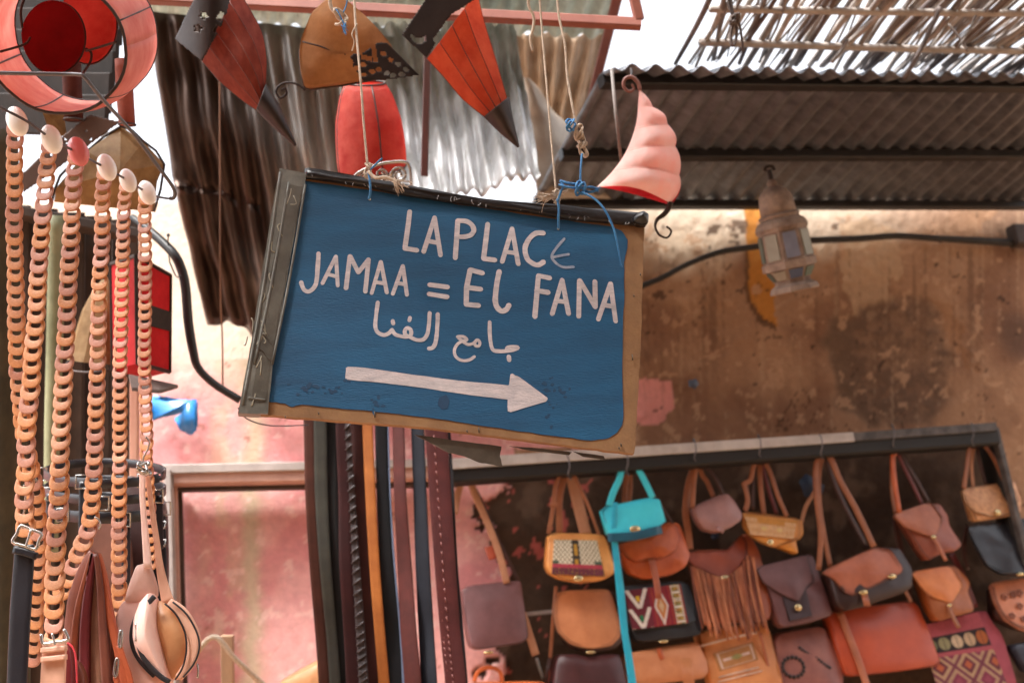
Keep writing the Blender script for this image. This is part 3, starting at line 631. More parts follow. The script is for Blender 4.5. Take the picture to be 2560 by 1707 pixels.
# plates with real cut-outs
def plate(poly, holes, dfn, step=3):
    xs = [p[0] for p in poly]; ys = [p[1] for p in poly]; x0, x1, y0, y1 = min(xs), max(xs), min(ys), max(ys)
    nx__ = int((x1-x0)/step)+1; ny__ = int((y1-y0)/step)+1; V = []; ids = {}; Fc = []
    def vid(i, j):
        if (i, j) not in ids: ids[(i, j)] = len(V); V.append(P(x0+i*step, y0+j*step, dfn(x0+i*step, y0+j*step)))
        return ids[(i, j)]
    for j in range(ny__):
        for i in range(nx__):
            cx, cy = x0+(i+.5)*step, y0+(j+.5)*step
            if pip(cx, cy, poly) and not any(pip(cx, cy, h) for h in holes): Fc.append((vid(i, j), vid(i+1, j), vid(i+1, j+1), vid(i, j+1)))
    return V, Fc
def star(cx, cy, r, rot=0): return [(cx+(r if i % 2 == 0 else r*.42)*math.sin(rot+i*math.pi/5), cy-(r if i % 2 == 0 else r*.42)*math.cos(rot+i*math.pi/5)) for i in range(10)]
def rect(cx, cy, w_, h_, a):
    c, s_ = math.cos(a), math.sin(a); return [(cx+x*c-y*s_, cy+x*s_+y*c) for x, y in ((-w_, -h_), (w_, -h_), (w_, h_), (-w_, h_))]
def ell(cx, cy, a, b, rot=0, n=12): return [(cx+a*math.cos(t)*math.cos(rot)-b*math.sin(t)*math.sin(rot), cy+a*math.cos(t)*math.sin(rot)+b*math.sin(t)*math.cos(rot)) for t in np.linspace(0, 2*math.pi, n, endpoint=False)]
def horn(cs, rs, ds, n, m, name, par, twist=0., ribs=None, k=5):
    """ribbed horn lofted through pixel-placed centres, real radii"""
    c3 = cr([P(*c, d) for c, d in zip(cs, ds)], k); r3 = np.interp(np.linspace(0, 1, len(c3)), np.linspace(0, 1, len(cs)), [m_(r, d) for r, d in zip(rs, ds)])
    V, Fc = tube(c3, list(r3), n=n, caps=False)
    return obj(name, (V, Fc), m, par, smooth=False, solid=.0015)
def bilamp(L, Rr, d0, d1, bulge, nf, m, name, par, flat=True):
    n = 24
    Lc = cr([Vector((*p, 0)) for p in L], 8); Rc = cr([Vector((*p, 0)) for p in Rr], 8)
    def at(c, v): k = v*(len(c)-1); i = min(int(k), len(c)-2); return c[i].lerp(c[i+1], k-i)
    def f(u, v, s_):
        a, b = at(Lc, v), at(Rc, v); p = a.lerp(b, u); d = d0+(d1-d0)*v
        return P(p.x, p.y, d-s_*m_((b-a).length*bulge, d)*math.sin(math.pi*u)**.8)
    V1, F1 = grid(lambda u, v: f(u, v, 1), nf, n); V2, F2 = grid(lambda u, v: f(1-u, v, -1), nf, n)
    o = obj(name, join((V1, F1), (V2, F2)), m, par, smooth=not flat, solid=.0012)
    if flat:
        for i in range(nf+1): obj('rib_wire', tube([f(i/nf, v/12, 1.0) for v in range(13)], .0011, n=5), wire_m if i in (0, nf) else mat(m.name+'_lacing', (120, 58, 44), (90, 42, 34)), par)
    return o
# rust red horn lamp with pierced collar
hl = thing('horn_lamp', 'rust red horn lamp with star pierced dark collar and black tip, left', 'lamp', P(600, 160, 2.3), group='horn lamps')
bilamp([(505, 153), (530, 182), (553, 207), (603, 249), (643, 277)], [(592, -30), (630, 34), (655, 84), (666, 150), (663, 215)], 2.32, 2.28, .42, 5, rustskin, 'ribbed_skin', hl)
bilamp([(640, 276), (685, 320), (738, 366)], [(665, 208), (700, 268), (741, 362)], 2.27, 2.27, .5, 10, lampiron, 'tip_cone', hl, flat=False)
cp = [(438, 98), (488, -6), (520, -70), (640, -60), (575, 0), (561, 50), (534, 100), (505, 153)]
obj('pierced_collar', plate(cp, [star(496, 72, 15, .2), star(510, 40, 14, .6), rect(551, 42, 7, 12, .5), rect(541, 74, 6, 10, .6)], lambda x, y: 2.24+.00003*(x-520)**2*.3), lampiron, hl, smooth=True, solid=.002)
# orange horn lamp
h2 = thing('horn_lamp', 'bright orange horn lamp with slotted black collar and dark tip, right of the hanging bar', 'lamp', P(1180, 160, 2.3), group='horn lamps')
bilamp([(1068, 148), (1108, 191), (1158, 249), (1212, 293)], [(1192, -20), (1212, 60), (1238, 145), (1268, 247)], 2.42, 2.38, .4, 4, orangeskin, 'ribbed_skin', h2)
bilamp([(1209, 292), (1252, 334), (1295, 370)], [(1272, 242), (1284, 304), (1298, 366)], 2.37, 2.37, .5, 10, lampiron, 'tip_cone', h2, flat=False)
obj('pierced_collar', plate([(1005, 88), (1066, -4), (1090, -40), (1230, -40), (1185, 0), (1127, 38), (1100, 92), (1066, 145)], [rect(1106, 78, 7, 34, .62), [(1026, 86), (1034, 88), (1042, 96), (1056, 94), (1064, 90), (1066, 102), (1052, 110), (1036, 108), (1028, 98)]], lambda x, y: 2.33), lampiron, h2, smooth=True, solid=.002)
# tan teardrop lamp with pierced metal point
td = thing('teardrop_lamp', 'tan teardrop lamp with pierced black point and iron scroll', 'lamp', P(880, 120, 2.45))
tdo = chaikin([(763, 226), (752, 184), (749, 134), (755, 100), (779, 42), (813, 10), (844, 3), (871, 14), (905, 42), (943, 80), (975, 118), (990, 150), (940, 200), (909, 205), (859, 214)], 1)
PT = Plane(P(850, 120, 2.5), -_f+WH*.15)
obj('lamp_skin', pillow([PT.at(*p) for p in tdo], PT.n, .035, bulge=.6), tanskin, td)
obj('seam_wire', tube([PT.at(756, 105, .045), PT.at(800, 116, .052), PT.at(855, 132, .053), PT.at(955, 108, .04)], .0018, k=4), wire_m, td)
obj('rim_wire', tube([PT.at(*p, .02) for p in tdo], .0022, closed=True), wire_m, td)
holes = [ell(*zb([(x, y)])[0], 8.2, 6, r) for x, y, r in ((1240, 350, .3), (1330, 425, .2), (1385, 470, .2), (1430, 455, .3), (1480, 478, 0), (1520, 495, 0), (1580, 488, .2), (1605, 455, .4), (1555, 420, .4), (1510, 395, .5), (1458, 352, .6), (1330, 490, .2), (1285, 445, .3))]
holes += [rect(*zb([(1400, 345)])[0], 6, 24, -.15), rect(*zb([(1350, 380)])[0], 14, 6, .25), rect(*zb([(1235, 390)])[0], 6, 14, -.6), ell(*zb([(1215, 345)])[0], 12, 5, .2)]
obj('pierced_point', plate([(855, 128), (900, 138), (945, 108), (966, 108), (1047, 188), (985, 198), (909, 204), (886, 170)], holes, lambda x, y: 2.38), lampiron, td, solid=.002)
obj('iron_scroll', tube([P(*p, 2.42) for p in ((763, 226), (737, 209), (706, 210), (690, 228), (700, 246), (716, 236), (712, 222), (703, 228))], .0026, k=5), lampiron, td)
# red barrel lamp with scroll foot
rl = thing('barrel_lamp', 'red barrel lamp with silver scroll ring, behind the left string of the sign', 'lamp', P(920, 320, 2.6))
def barrel(u, v):
    v2 = v; cx = 913+(931-913)*v2; cy = 208+(424-208)*v2; r = np.interp(v2, [0, .15, .42, .62, .85, 1], [50, 66, 81, 85, 86, 84]); a = 2*math.pi*u
    return P(cx+r*math.cos(a), cy+r*.22*math.sin(a)*(1 if v2 > .5 else .6)-r*math.cos(a)*.14*v2, 2.6-m_(r, 2.6)*math.sin(a))
obj('lamp_skin', grid(barrel, 40, 14), redskin, rl, solid=.0015)
for v in (0, 1): obj('rim_wire', tube([barrel(i/40, v) for i in range(40)], .0024, closed=True), wire_m, rl)
for a in (.2, .45, .7, .95): obj('rib_wire', tube([barrel(a, v/8) for v in range(9)], .0018), wire_m, rl)
obj('lower_skin', slab([P(*p, 2.57) for p in ((853, 436), (885, 428), (882, 448), (872, 470), (860, 470))], -_f, .004), redskin, rl)
def spiral(cx, cy, r, d, turns=1.6, s_=1, a0=0): return [P(cx+s_*r*(1-t*.8)*math.cos(a0+t*turns*2*math.pi), cy+r*(1-t*.8)*math.sin(a0+t*turns*2*math.pi), d) for t in np.linspace(0, 1, 26)]
obj('scroll_ring', join(tube([P(882, 470, 2.5), P(890, 438, 2.5), P(935, 415, 2.5), P(985, 405, 2.5), P(1022, 412, 2.5), P(1028, 470, 2.5)], .004, k=5), *[tube(spiral(cx, cy, r, 2.5, 1.6, s_, a0), .003) for cx, cy, r, s_, a0 in ((915, 448, 18, 1, 2), (953, 436, 17, -1, 1), (998, 438, 22, 1, 3), (975, 465, 15, -1, 0))]), silverm, rl)
# pale twisted horn lamp, right
pl_ = thing('twisted_lamp', 'pale pink twisted skin lamp with iron scrolls, above the sign corner', 'lamp', P(1600, 380, 2.5))
Lf = cr([Vector((*p, 0)) for p in ((1598, 222), (1596, 254), (1592, 302), (1578, 352), (1556, 396), (1527, 434), (1494, 467))], 6); Rt = cr([Vector((*p, 0)) for p in ((1599, 223), (1630, 262), (1662, 292), (1686, 340), (1695, 385), (1702, 450), (1681, 507))], 6)
nL = len(Lf)-1
def twist_f(u, v, s_):
    i = v*nL; k0 = int(min(i, nL-1)); t = i-k0; a = Lf[k0].lerp(Lf[k0+1], t); b = Rt[k0].lerp(Rt[k0+1], t); p = a.lerp(b, u)
    w_ = (b-a).length; sag = math.sin(math.pi*u); rib = abs(math.sin(v*5*math.pi))
    y = p.y - sag*w_*.10*(v) - (1-rib)*0 + (18*math.sin(u*math.pi*.9)*v if s_ < 0 else 0)
    dep = 2.5 - s_*m_(w_*.42, 2.5)*sag*(.78+.22*rib) + .05*(u-.5)*s_*0
    x = p.x+ (8*(rib-.6)*u if v > .05 else 0)
    return P(x, y, dep)
obj('front_skin', grid(lambda u, v: twist_f(u, v, 1), 24, 60), paleskin, pl_, solid=.0012)
obj('back_skin', grid(lambda u, v: twist_f(u, v, -.8), 24, 60), skin('pink_lining', (226, 96, 104), (206, 70, 84), .5), pl_, solid=.0012)
for v in (.2, .4, .6, .8, 1.0): obj('rib_wire', tube([twist_f(u/16, v, 1.03) for u in range(17)], .0013), paleskin, pl_)
obj('top_scroll', tube([P(*p, 2.5) for p in ((1600, 226), (1594, 206), (1578, 193), (1562, 199), (1559, 217), (1573, 229), (1585, 222), (1579, 211))], [.005, .0045, .0035, .003], k=5), mat('scroll_paint', (150, 100, 88), (110, 70, 62)), pl_)
obj('bottom_scroll', tube([P(*p, 2.5) for p in ((1676, 505), (1672, 520), (1660, 536), (1644, 548), (1638, 566), (1648, 587), (1668, 594), (1678, 578), (1666, 566))], [.007, .006, .003, .0025, .0025], k=5), lampiron, pl_)
obj('rod', tube([P(1529, 172, 2.6), P(1540, 290, 2.6), P(1553, 404, 2.6)], .004), mat('grey_rod', (140, 130, 124)), pl_)
obj('hook', tube([P(1577, 172, 2.6), P(1578, 185, 2.55), P(1578, 196, 2.5)], .0028), lampiron, pl_)
# hexagonal glass lantern
ln_ = thing('glass_lantern', 'old octagonal metal lantern with coloured glass panes hanging before the brown wall', 'lantern', P(1980, 620, 3.4))
oldmetal = mat('old_lantern_metal', (166, 146, 130), (104, 86, 76), rough=.8, metal=.05, scale=20, bump=.35, bscale=70)
LA, LB = P(1926, 440, 3.4), P(1990, 742, 3.4); Lax = (LB-LA).normalized(); le1 = Lax.cross(_f).normalized(); le2 = le1.cross(Lax)
if le2.dot(_f) > 0: le2 = -le2
Llen = (LB-LA).length
def lring(t, rpx, n=8, ph=.5): 
    c = LA+Lax*(Llen*t); r = m_(rpx, 3.4); return [c+le1*(r*math.cos(2*math.pi*(i+ph)/n))+le2*(r*math.sin(2*math.pi*(i+ph)/n)) for i in range(n)]
def lathe(prof, n=8, ph=.5, cap=True):
    V, Fc = [], []
    for t, r in prof: V += lring(t, r, n, ph)
    for i in range(len(prof)-1):
        for j in range(n): Fc.append((i*n+j, i*n+(j+1) % n, (i+1)*n+(j+1) % n, (i+1)*n+j))
    if cap: Fc += [tuple(range(n))[::-1], tuple(range((len(prof)-1)*n, len(prof)*n))]
    return V, Fc
obj('dome', lathe([(.03, 8), (.06, 14), (.085, 12), (.10, 22), (.13, 34), (.18, 41), (.25, 44), (.32, 45)], 20), oldmetal, ln_)
obj('collar', lathe([(.315, 46), (.33, 52), (.355, 48), (.37, 56), (.395, 62), (.43, 66)], 16), oldmetal, ln_, smooth=False)
obj('cage', lathe([(.425, 65), (.455, 65), (.46, 61), (.70, 64), (.705, 68), (.765, 68), (.77, 60), (.855, 44), (.865, 46)]), oldmetal, ln_, smooth=False)
obj('foot', lathe([(.86, 42), (.885, 46), (.91, 58), (.945, 62), (.955, 60), (.95, 46), (.935, 20)], 8), oldmetal, ln_, smooth=False)
obj('foot_hollow', lathe([(.948, 47), (.90, 10)], 8), lampiron, ln_, smooth=False)
obj('finial', join(tube([P(1929, 455, 3.4), P(1926, 440, 3.4), P(1922, 425, 3.4)], .008, k=3), tube([P(1912, 428, 3.4), P(1916, 418, 3.4), P(1930, 416, 3.4), P(1936, 426, 3.4)], .005, k=4)), lampiron, ln_)
SHIFT = 0; gl_c = [(190, 188, 150), (150, 160, 196), (196, 190, 158), (90, 110, 90), (150, 150, 120)]; gl_d = [(40, 84, 56), (46, 70, 130), (190, 176, 140), (60, 90, 70), (150, 110, 60)]
for j in range(8):
    for (ta, ra, tb, rb, cset, e_) in ((.48, 62.6, .685, 65, gl_c, .16), (.778, 60.2, .848, 46.5, gl_d, .1)):
        a = lring(ta, ra); b = lring(tb, rb); k2 = (j+1) % 8
        q_ = [a[j].lerp(a[k2], e_), a[j].lerp(a[k2], 1-e_), b[j].lerp(b[k2], 1-e_), b[j].lerp(b[k2], e_)]
        cc = LA+Lax*(Llen*(ta+tb)/2); out = (sum(q_, Vector())/4-cc).normalized(); cidx = (j+SHIFT) % 5
        cl_ = cset[cidx]; gm = mat('glass_%d_%d_%d' % cl_, tuple(int(v*.5+58) for v in cl_), tuple(int(v*.42+44) for v in cl_), rough=.5, scale=12)
        obj('glass_pane', slab([p+out*.003 for p in q_], out, .003), gm, ln_, smooth=False)
# lamps half hidden behind the link belts
fl_ = thing('faceted_lamp', 'tan faceted skin lamp with pierced brown metal band, under the drum lamp', 'lamp', P(290, 420, 2.5))
FP = Plane(P(280, 420, 2.55), -_f+WH*.25)
def facet(pts, offs, m, name, par): return obj(name, slab([FP.at(*p, o) for p, o in zip(pts, offs)], FP.n, .01), m, par, smooth=False)
obj('lamp_skin', (lambda T: ([FP.at(218, 378, .05), FP.at(302, 316, .03), FP.at(358, 353, .02), FP.at(411, 411, 0), FP.at(393, 455, .0), FP.at(385, 530, .0), FP.at(135, 505, .0), FP.at(140, 470, .03), FP.at(300, 430, .10), FP.at(260, 470, -.16)], [(0, 1, 8), (1, 2, 8), (2, 3, 8), (3, 4, 8), (4, 5, 8), (5, 6, 8), (6, 7, 8), (7, 0, 8), (1, 0, 9), (2, 1, 9), (3, 2, 9), (4, 3, 9), (5, 4, 9), (6, 5, 9), (7, 6, 9), (0, 7, 9)]))(0), ochreskin, fl_, smooth=False)
obj('pierced_band', plate([(164, 335), (225, 288), (300, 305), (218, 366), (140, 424), (60, 480), (50, 440), (110, 385)], [ell(200+random.uniform(-90, 70), 360+random.uniform(-40, 40), 3, 3) for _ in range(14)], lambda x, y: 2.46), mat('brown_metal_band', (112, 92, 82), (84, 66, 60), rough=.5, metal=.3), fl_, solid=.003)
facet([(100, 262), (158, 284), (166, 336), (128, 345)], [.06, .05, .05, .04], ochreskin, 'upper_skin', fl_)
obj('edge_wire', tube([FP.at(*p, .035) for p in ((130, 505), (150, 440), (218, 378), (302, 316), (358, 353), (411, 411), (385, 530))], .003, k=2), wire_m, fl_)
tl = thing('tube_lamp', 'pinkish brown tube lamp hanging behind the drum lamp', 'lamp', P(315, 260, 2.4))
obj('lamp_skin', tube([P(308, 150, 2.4), P(312, 230, 2.4), P(318, 312, 2.4)], [.017, .018, .017], n=20, k=3), skin('dusky_skin', (190, 120, 104), (150, 84, 70), .3), tl)
obj('rim_wire', tube(circle(P(318, 312, 2.4), _r, _f, .0175), .002, closed=True), wire_m, tl)
t2l = thing('tube_lamp', 'dark brown tube lamp seen through the open drum lamp', 'lamp', P(180, 220, 2.45))
obj('lamp_skin', tube([P(178, 130, 2.45), P(180, 200, 2.45), P(184, 300, 2.45)], .02, n=20, k=3), skin('brown_skin', (120, 66, 54), (84, 44, 38), .3), t2l)
obj('rim_wire', tube(circle(P(184, 300, 2.45), _r, _f, .0205), .002, closed=True), wire_m, t2l)
rb = thing('box_lamp', 'red box lamp with a black band, behind the link belts', 'lamp', P(360, 780, 2.65))
rbx = [P(340, 640, 2.55), P(426, 688, 2.7), P(424, 930, 2.7), P(344, 908, 2.55)]; lf_ = [P(278, 660, 2.72), rbx[0], rbx[3], P(282, 925, 2.72)]
bk = [rbx[1]+(lf_[0]-lf_[1]), rbx[2]+(lf_[3]-lf_[2])]
obj('side_skin', ([rbx[0], rbx[1], rbx[2], rbx[3], lf_[0], lf_[3], bk[0], bk[1]], [(0, 1, 2, 3), (4, 0, 3, 5), (6, 4, 5, 7), (1, 6, 7, 2), (4, 6, 1, 0), (5, 3, 2, 7)]), skin('box_red_skin', (206, 52, 56), (176, 34, 40), .25), rb, smooth=False)
nR_ = (rbx[1]-rbx[0]).cross(rbx[3]-rbx[0]).normalized(); nR_ = nR_ if nR_.dot(_f) < 0 else -nR_
obj('black_band', slab([bil(rbx, u, v)+nR_*.004 for u, v in ((0, .42), (1, .38), (1, .58), (0, .62))], nR_, .006), lampiron, rb, smooth=False)
for a, b in ((rbx[0], rbx[3]), (rbx[1], rbx[2]), (rbx[0], rbx[1]), (rbx[3], rbx[2]), (lf_[0], lf_[3]), (lf_[0], lf_[1])): obj('frame_wire', bar(a, b, .008, .008, up=_f), lampiron, rb, smooth=False)
obj('base_board', slab([P(*p, d) for p, d in (((322, 935), 2.55), ((445, 962), 2.68), ((400, 975), 2.5), ((330, 968), 2.45))], Z, .008), mat('grey_board', (120, 104, 96)), rb, smooth=False)
cl2 = thing('cone_lamp', 'beige cone lamp with mottled skin, between the link belts', 'lamp', P(250, 800, 2.8))
obj('lamp_skin', tube([P(268, 700, 2.8), P(258, 780, 2.8), P(245, 905, 2.8)], [.012, .05, .075], n=10, k=4), ochreskin, cl2, smooth=False)
obj('rim_wire', tube(circle(P(245, 905, 2.8), _r, (_f*.9+_u*.3).normalized(), .075), .003, closed=True), wire_m, cl2)
# ================================================================== STALL ON THE LEFT
darkwood = mat('dark_wood', (78, 58, 46), (44, 34, 28), rough=.75, scale=7, stretch=(3, 3, .6), bump=.3, bscale=30)
mosswood = mat('mossy_wood', (88, 78, 54), (44, 42, 30), rough=.8, scale=8, stretch=(2, 2, .8), bump=.5, bscale=30)
greenpole = mat('green_pole', (150, 152, 118), (104, 108, 78), rough=.6, scale=9, bump=.2)
palewood = mat('pale_pink_post', (232, 186, 168), (204, 150, 132), rough=.7, scale=6, bump=.15)
def vbar(x, y0, y1, d, wx, wy, dx=0.):
    a = P(x, y0, d); t = P(x, y0+400, d)-a; b = a+(P(x+dx, y1, d)-a); return bar(a, b, wx, wy, up=-_f)
vp = thing('stall_post', 'dark mossy wooden post at the left edge behind the link belts', 'post', P(10, 1700, 2.15), group='posts of the left stall')
obj('post', tube([P(-6, 330, 2.2), P(4, 700, 2.2), P(10, 1100, 2.2), P(14, 1500, 2.2), P(16, 1900, 2.2)], [.036, .04, .042, .044, .046], n=14, k=6), mosswood, vp)
tag(obj('stall_post', tube([P(140, 540, 2.95), P(138, 800, 2.95), P(130, 1100, 2.95), P(128, 1400, 2.95)], [.02, .022, .02, .018], n=12, k=5), greenpole), 'thin grey green pole seen between the second and third link belts', 'post', 'posts of the left stall')
sb = thing('stall_screen', 'dark brown board screen standing behind the link belts', 'board screen', P(170, 1500, 3.05))
for i in range(6):
    x0_ = -60+i*68
    obj('board', bar(P(x0_+34, 505+i*9, 3.05+.03*i), P(x0_+30, 1950, 3.05+.03*i), m_(66, 3.05), .02, up=_f), darkwood, sb, smooth=False)
obj('board', bar(P(-80, 510, 3.02), P(345, 590, 3.15), .05, .03), darkwood, sb, smooth=False)
tag(obj('stall_post', bar(P(337, 930, 2.98), P(336, 1260, 2.98), m_(20, 3), m_(20, 3), up=_f), palewood, smooth=False), 'pale pink painted post beside the right hand link belt', 'post', 'posts of the left stall')
sr = thing('stall_roof', 'dark plank roof of the stall above the drum lamp', 'roof', P(60, 100, 3.0))
for i in range(6):
    obj('plank', bar(P(-200, 20+i*52, 3.1-.05*i), P(312-i*9, 10+i*56, 3.0-.05*i), .10, .02, up=_f), mat('blackish_wood', (44, 34, 30), (24, 19, 17), rough=.85, scale=7, stretch=(3, 3, .6), bump=.3, bscale=30), sr, smooth=False)  # blackish brown planks, darker than the screen boards
# wires
greywire = mat('grey_wire', (120, 116, 120), (70, 68, 72), rough=.4, metal=.4)
tag(obj('wire', tube([P(-40, 240, 1.72), P(0, 268, 1.74), P(66, 303, 1.8), P(126, 345, 1.86), P(193, 382, 1.93), P(264, 420, 2.0), P(317, 450, 2.08), P(365, 480, 2.15), P(395, 492, 2.18), P(424, 497, 2.2)], .0022, k=6), greywire), 'taut wire that the six link belts hang from', 'wire')
tag(obj('wire_hook', tube([P(-60, 182, 1.7), P(60, 184, 1.72), P(160, 186, 1.74), P(196, 187, 1.74), P(212, 194, 1.74), P(255, 247, 1.76), P(330, 330, 1.8), P(390, 410, 1.84), P(426, 458, 1.87), P(437, 480, 1.88), P(434, 495, 1.885), P(424, 496, 1.885)], .0032, k=6), greywire), 'long bent grey wire hook crossing in front of the drum lamp', 'hook')
# link belts
LPATH = [
 ([(40, 300), (37, 382), (37, 480), (36, 560), (38, 640), (40, 730), (42, 844), (47, 950), (60, 1080), (84, 1200), (95, 1300), (92, 1450), (86, 1560), (80, 1640)], 45, 50, 1.86, 1.98, 1),
 ([(126, 345), (118, 420), (111, 500), (103, 596), (96, 691), (90, 806), (82, 882), (78, 959), (70, 1035), (66, 1100), (66, 1160), (61, 1240), (66, 1345)], 44, 53, 1.88, 1.84, 1),
 ([(193, 375), (186, 440), (181, 520), (178, 596), (172, 691), (168, 787), (163, 882), (159, 959), (155, 1035), (153, 1097), (150, 1160), (148, 1240), (142, 1320), (139, 1400), (136, 1480), (136, 1560), (134, 1605)], 44, 55, 1.95, 1.84, 1),
 ([(264, 415), (257, 490), (256, 596), (250, 691), (247, 787), (245, 882), (243, 959), (241, 1035), (239, 1097), (236, 1160), (232, 1240), (222, 1320), (202, 1370), (182, 1420), (158, 1475)], 41, 48, 2.02, 1.93, 1),
 ([(317, 448), (310, 520), (308, 596), (306, 691), (304, 787), (301, 882), (300, 959), (300, 1097), (300, 1160), (298, 1240), (298, 1360), (298, 1480), (292, 1560)], 36, 43, 2.1, 2.0, 1),
 ([(365, 478), (362, 540), (363, 615), (363, 691), (363, 787), (361, 882), (363, 959), (365, 1035), (367, 1097), (366, 1150), (372, 1240), (376, 1330), (376, 1410)], 37, 34, 2.17, 2.12, 1)]
LLAB = ['link belt of tan leather rings, outermost on the left by the mossy post', 'link belt of tan leather rings, second from the left on the wire', 'link belt of tan leather rings with the pink topped end, ending in a buckle strap', 'link belt of tan leather rings curling left into the brown bag near its end', 'link belt of tan leather rings hanging straight down left of the cream waist bag', 'link belt of tan leather rings, furthest right, knotted to the waist bag straps']
linkm = [leather('link_leather_%s' % n, c, c2, rough=.38, k=1.15) for n, c, c2 in (('tan', (206, 150, 112), (178, 118, 80)), ('rose', (192, 138, 116), (164, 108, 88)), ('amber', (206, 146, 98), (178, 112, 66)))]
def link_mesh():
    V, Fc = [], []; n = 28; secs = [(0, -.5), (0, .5), (.12, .62), (.5, .7), (.88, .62), (1, .5), (1, -.5), (.5, -.6)]
    for i in range(n):
        a = 2*math.pi*i/n; c, s_ = math.cos(a), math.sin(a)
        sq_ = lambda v, e: math.copysign(abs(v)**e, v)
        ox, oy = .5*sq_(c, .82), .5*sq_(s_, .82)-.05
        ix, iy = .29*sq_(c, .8), .19*sq_(s_, .8)+.06
        for t, h in secs: V.append((ix+(ox-ix)*t, iy+(oy-iy)*t, h*.085))
    k = len(secs)
    for i in range(n):
        for j in range(k): Fc.append((i*k+j, ((i+1) % n)*k+j, ((i+1) % n)*k+(j+1) % k, i*k+(j+1) % k))
    Fc = [f[::-1] for f in Fc]
    return V, Fc
lm_me = []
for m in linkm:
    me = bpy.data.meshes.new('link'); v, f = link_mesh(); me.from_pydata(v, [], f); me.update(); me.polygons.foreach_set('use_smooth', [True]*len(me.polygons)); me.materials.append(m); lm_me.append(me)
capm = mat('highlight_end_loop', (255, 255, 253), (250, 248, 244), rough=.2, scale=5, coat=.4); cappink = mat('pink_end_loop', (226, 128, 128), (206, 100, 104), rough=.25, coat=.5)  # white stands for the blown highlight where each belt folds over the wire
for bi, (path, w0, w1, d0, d1, _x) in enumerate(LPATH):
    ds = np.linspace(d0, d1, len(path)); pts = cr([P(*p, d) for p, d in zip(path, ds)], 10)
    bt_o = thing('link_belt', LLAB[bi], 'belt', pts[0], group='link belts hanging from the wire')
    L_ = [0]
    for a, b in zip(pts, pts[1:]): L_.append(L_[-1]+(b-a).length)
    s_ = .012; i = 0; rs = random.Random(bi)
    while s_ < L_[-1]:
        while i < len(L_)-2 and L_[i+1] < s_: i += 1
        t = (s_-L_[i])/max(1e-6, L_[i+1]-L_[i]); p = pts[i].lerp(pts[i+1], t); down = (pts[min(i+2, len(pts)-1)]-pts[max(i-1, 0)]).normalized()
        fr = s_/L_[-1]; wd = m_(w0+(w1-w0)*fr, d0+(d1-d0)*fr)
        yax = -down; nrm = (-_f - yax*(-_f).dot(yax)).normalized(); xax = yax.cross(nrm).normalized()
        til = math.radians(-13+rs.uniform(-3, 3)); yaw = math.radians(-9+rs.uniform(-4, 4))
        Rm = Matrix((xax, yax, nrm)).transposed() @ Matrix.Rotation(yaw, 3, 'Y') @ Matrix.Rotation(til, 3, 'X') @ Matrix.Rotation(math.radians(rs.uniform(-3, 3)), 3, 'Z')
        o = bpy.data.objects.new('link', rs.choice(lm_me)); C.objects.link(o); o.parent = bt_o
        o.matrix_basis = Matrix.Translation(p-WL[bt_o]) @ (Rm.to_4x4() @ Matrix.Scale(wd*rs.uniform(.97, 1.03), 4))
        s_ += wd*.66
    c0 = P(path[0][0]+3, path[0][1]+4, d0-.024); r_ = m_(w0*.66, d0)
    rot = .35
    axx, axy = (_r*math.cos(rot)+_u*math.sin(rot))*r_*.86, (_u*math.cos(rot)-_r*math.sin(rot))*(r_*1.3)
    obj('end_loop_highlight', ellipsoid(c0, [axx, -_f*r_*.6, axy], 20, 14), cappink if bi == 2 else capm, bt_o)  # oval highlight on the belt fold, built as a solid bead
    if bi in (0, 3, 5):
        hk = {0: ((59, 1213), (65, 1223), (61, 1274), (53, 1313)), 3: ((236, 1292), (246, 1298), (251, 1312), (247, 1322)), 5: ((364, 1092), (373, 1104), (370, 1122), (360, 1140), (357, 1158))}[bi]
        obj('wire_hook', tube([P(*p, d1-.05) for p in hk], .0016, k=5), silverm, bt_o)
# faceted goods at lower left
LP = Plane(P(300, 1400, 1.9), Vector((0, -1, 0)))
black_l = leather('black_leather', (38, 38, 44), (24, 24, 30), rough=.35); cream_l = leather('cream_leather', (236, 204, 192), (222, 180, 168), rough=.5); tan_l = leather('tan_leather', (196, 146, 104), (174, 122, 82))
brown_l = leather('brown_leather', (116, 62, 44), (86, 42, 30)); darkred_l = leather('dark_red_leather', (112, 36, 38), (86, 26, 30)); peach_l = leather('peach_leather', (214, 170, 146), (196, 146, 122), rough=.5); rust_l = leather('rust_leather', (170, 84, 50), (138, 62, 36))
def LPp(pts, off=0): return [LP.at(*p, off) for p in pts]
bb = thing('leather_belt', 'black leather belt with square silver buckle, hung beside the mossy post', 'belt', P(55, 1500, 1.75))
obj('strap', strap(LPp([(62, 1362), (60, 1400), (55, 1470), (49, 1570), (43, 1700), (40, 1820)], .16), [m_(49, 1.75), m_(52, 1.75), m_(46, 1.75)], .005, Vector((0, -1, 0))), black_l, bb)
obj('keeper_loop', strap(LPp([(34, 1374), (62, 1380), (92, 1390)], .168), .011, .006, Vector((0, -1, 0)), k=3), black_l, bb)
obj('buckle', tube(LPp([(52, 1314), (76, 1322), (103, 1334), (97, 1352), (89, 1372), (60, 1364), (32, 1354), (42, 1334)], .17), .0026, n=8, k=4, closed=True), silverm, bb)
obj('prong', tube(LPp([(78, 1322), (71, 1345), (64, 1366)], .176), .0018, k=3), silverm, bb)
tb = thing('leather_belt', 'pinkish tan leather belt with silver buckle below the pink topped link belt', 'belt', P(135, 1600, 1.75))
obj('strap', strap(LPp([(137, 1600), (135, 1650), (132, 1720), (130, 1820)], .14), [m_(58, 1.75), m_(62, 1.75)], .006, Vector((0, -1, 0))), peach_l, tb)
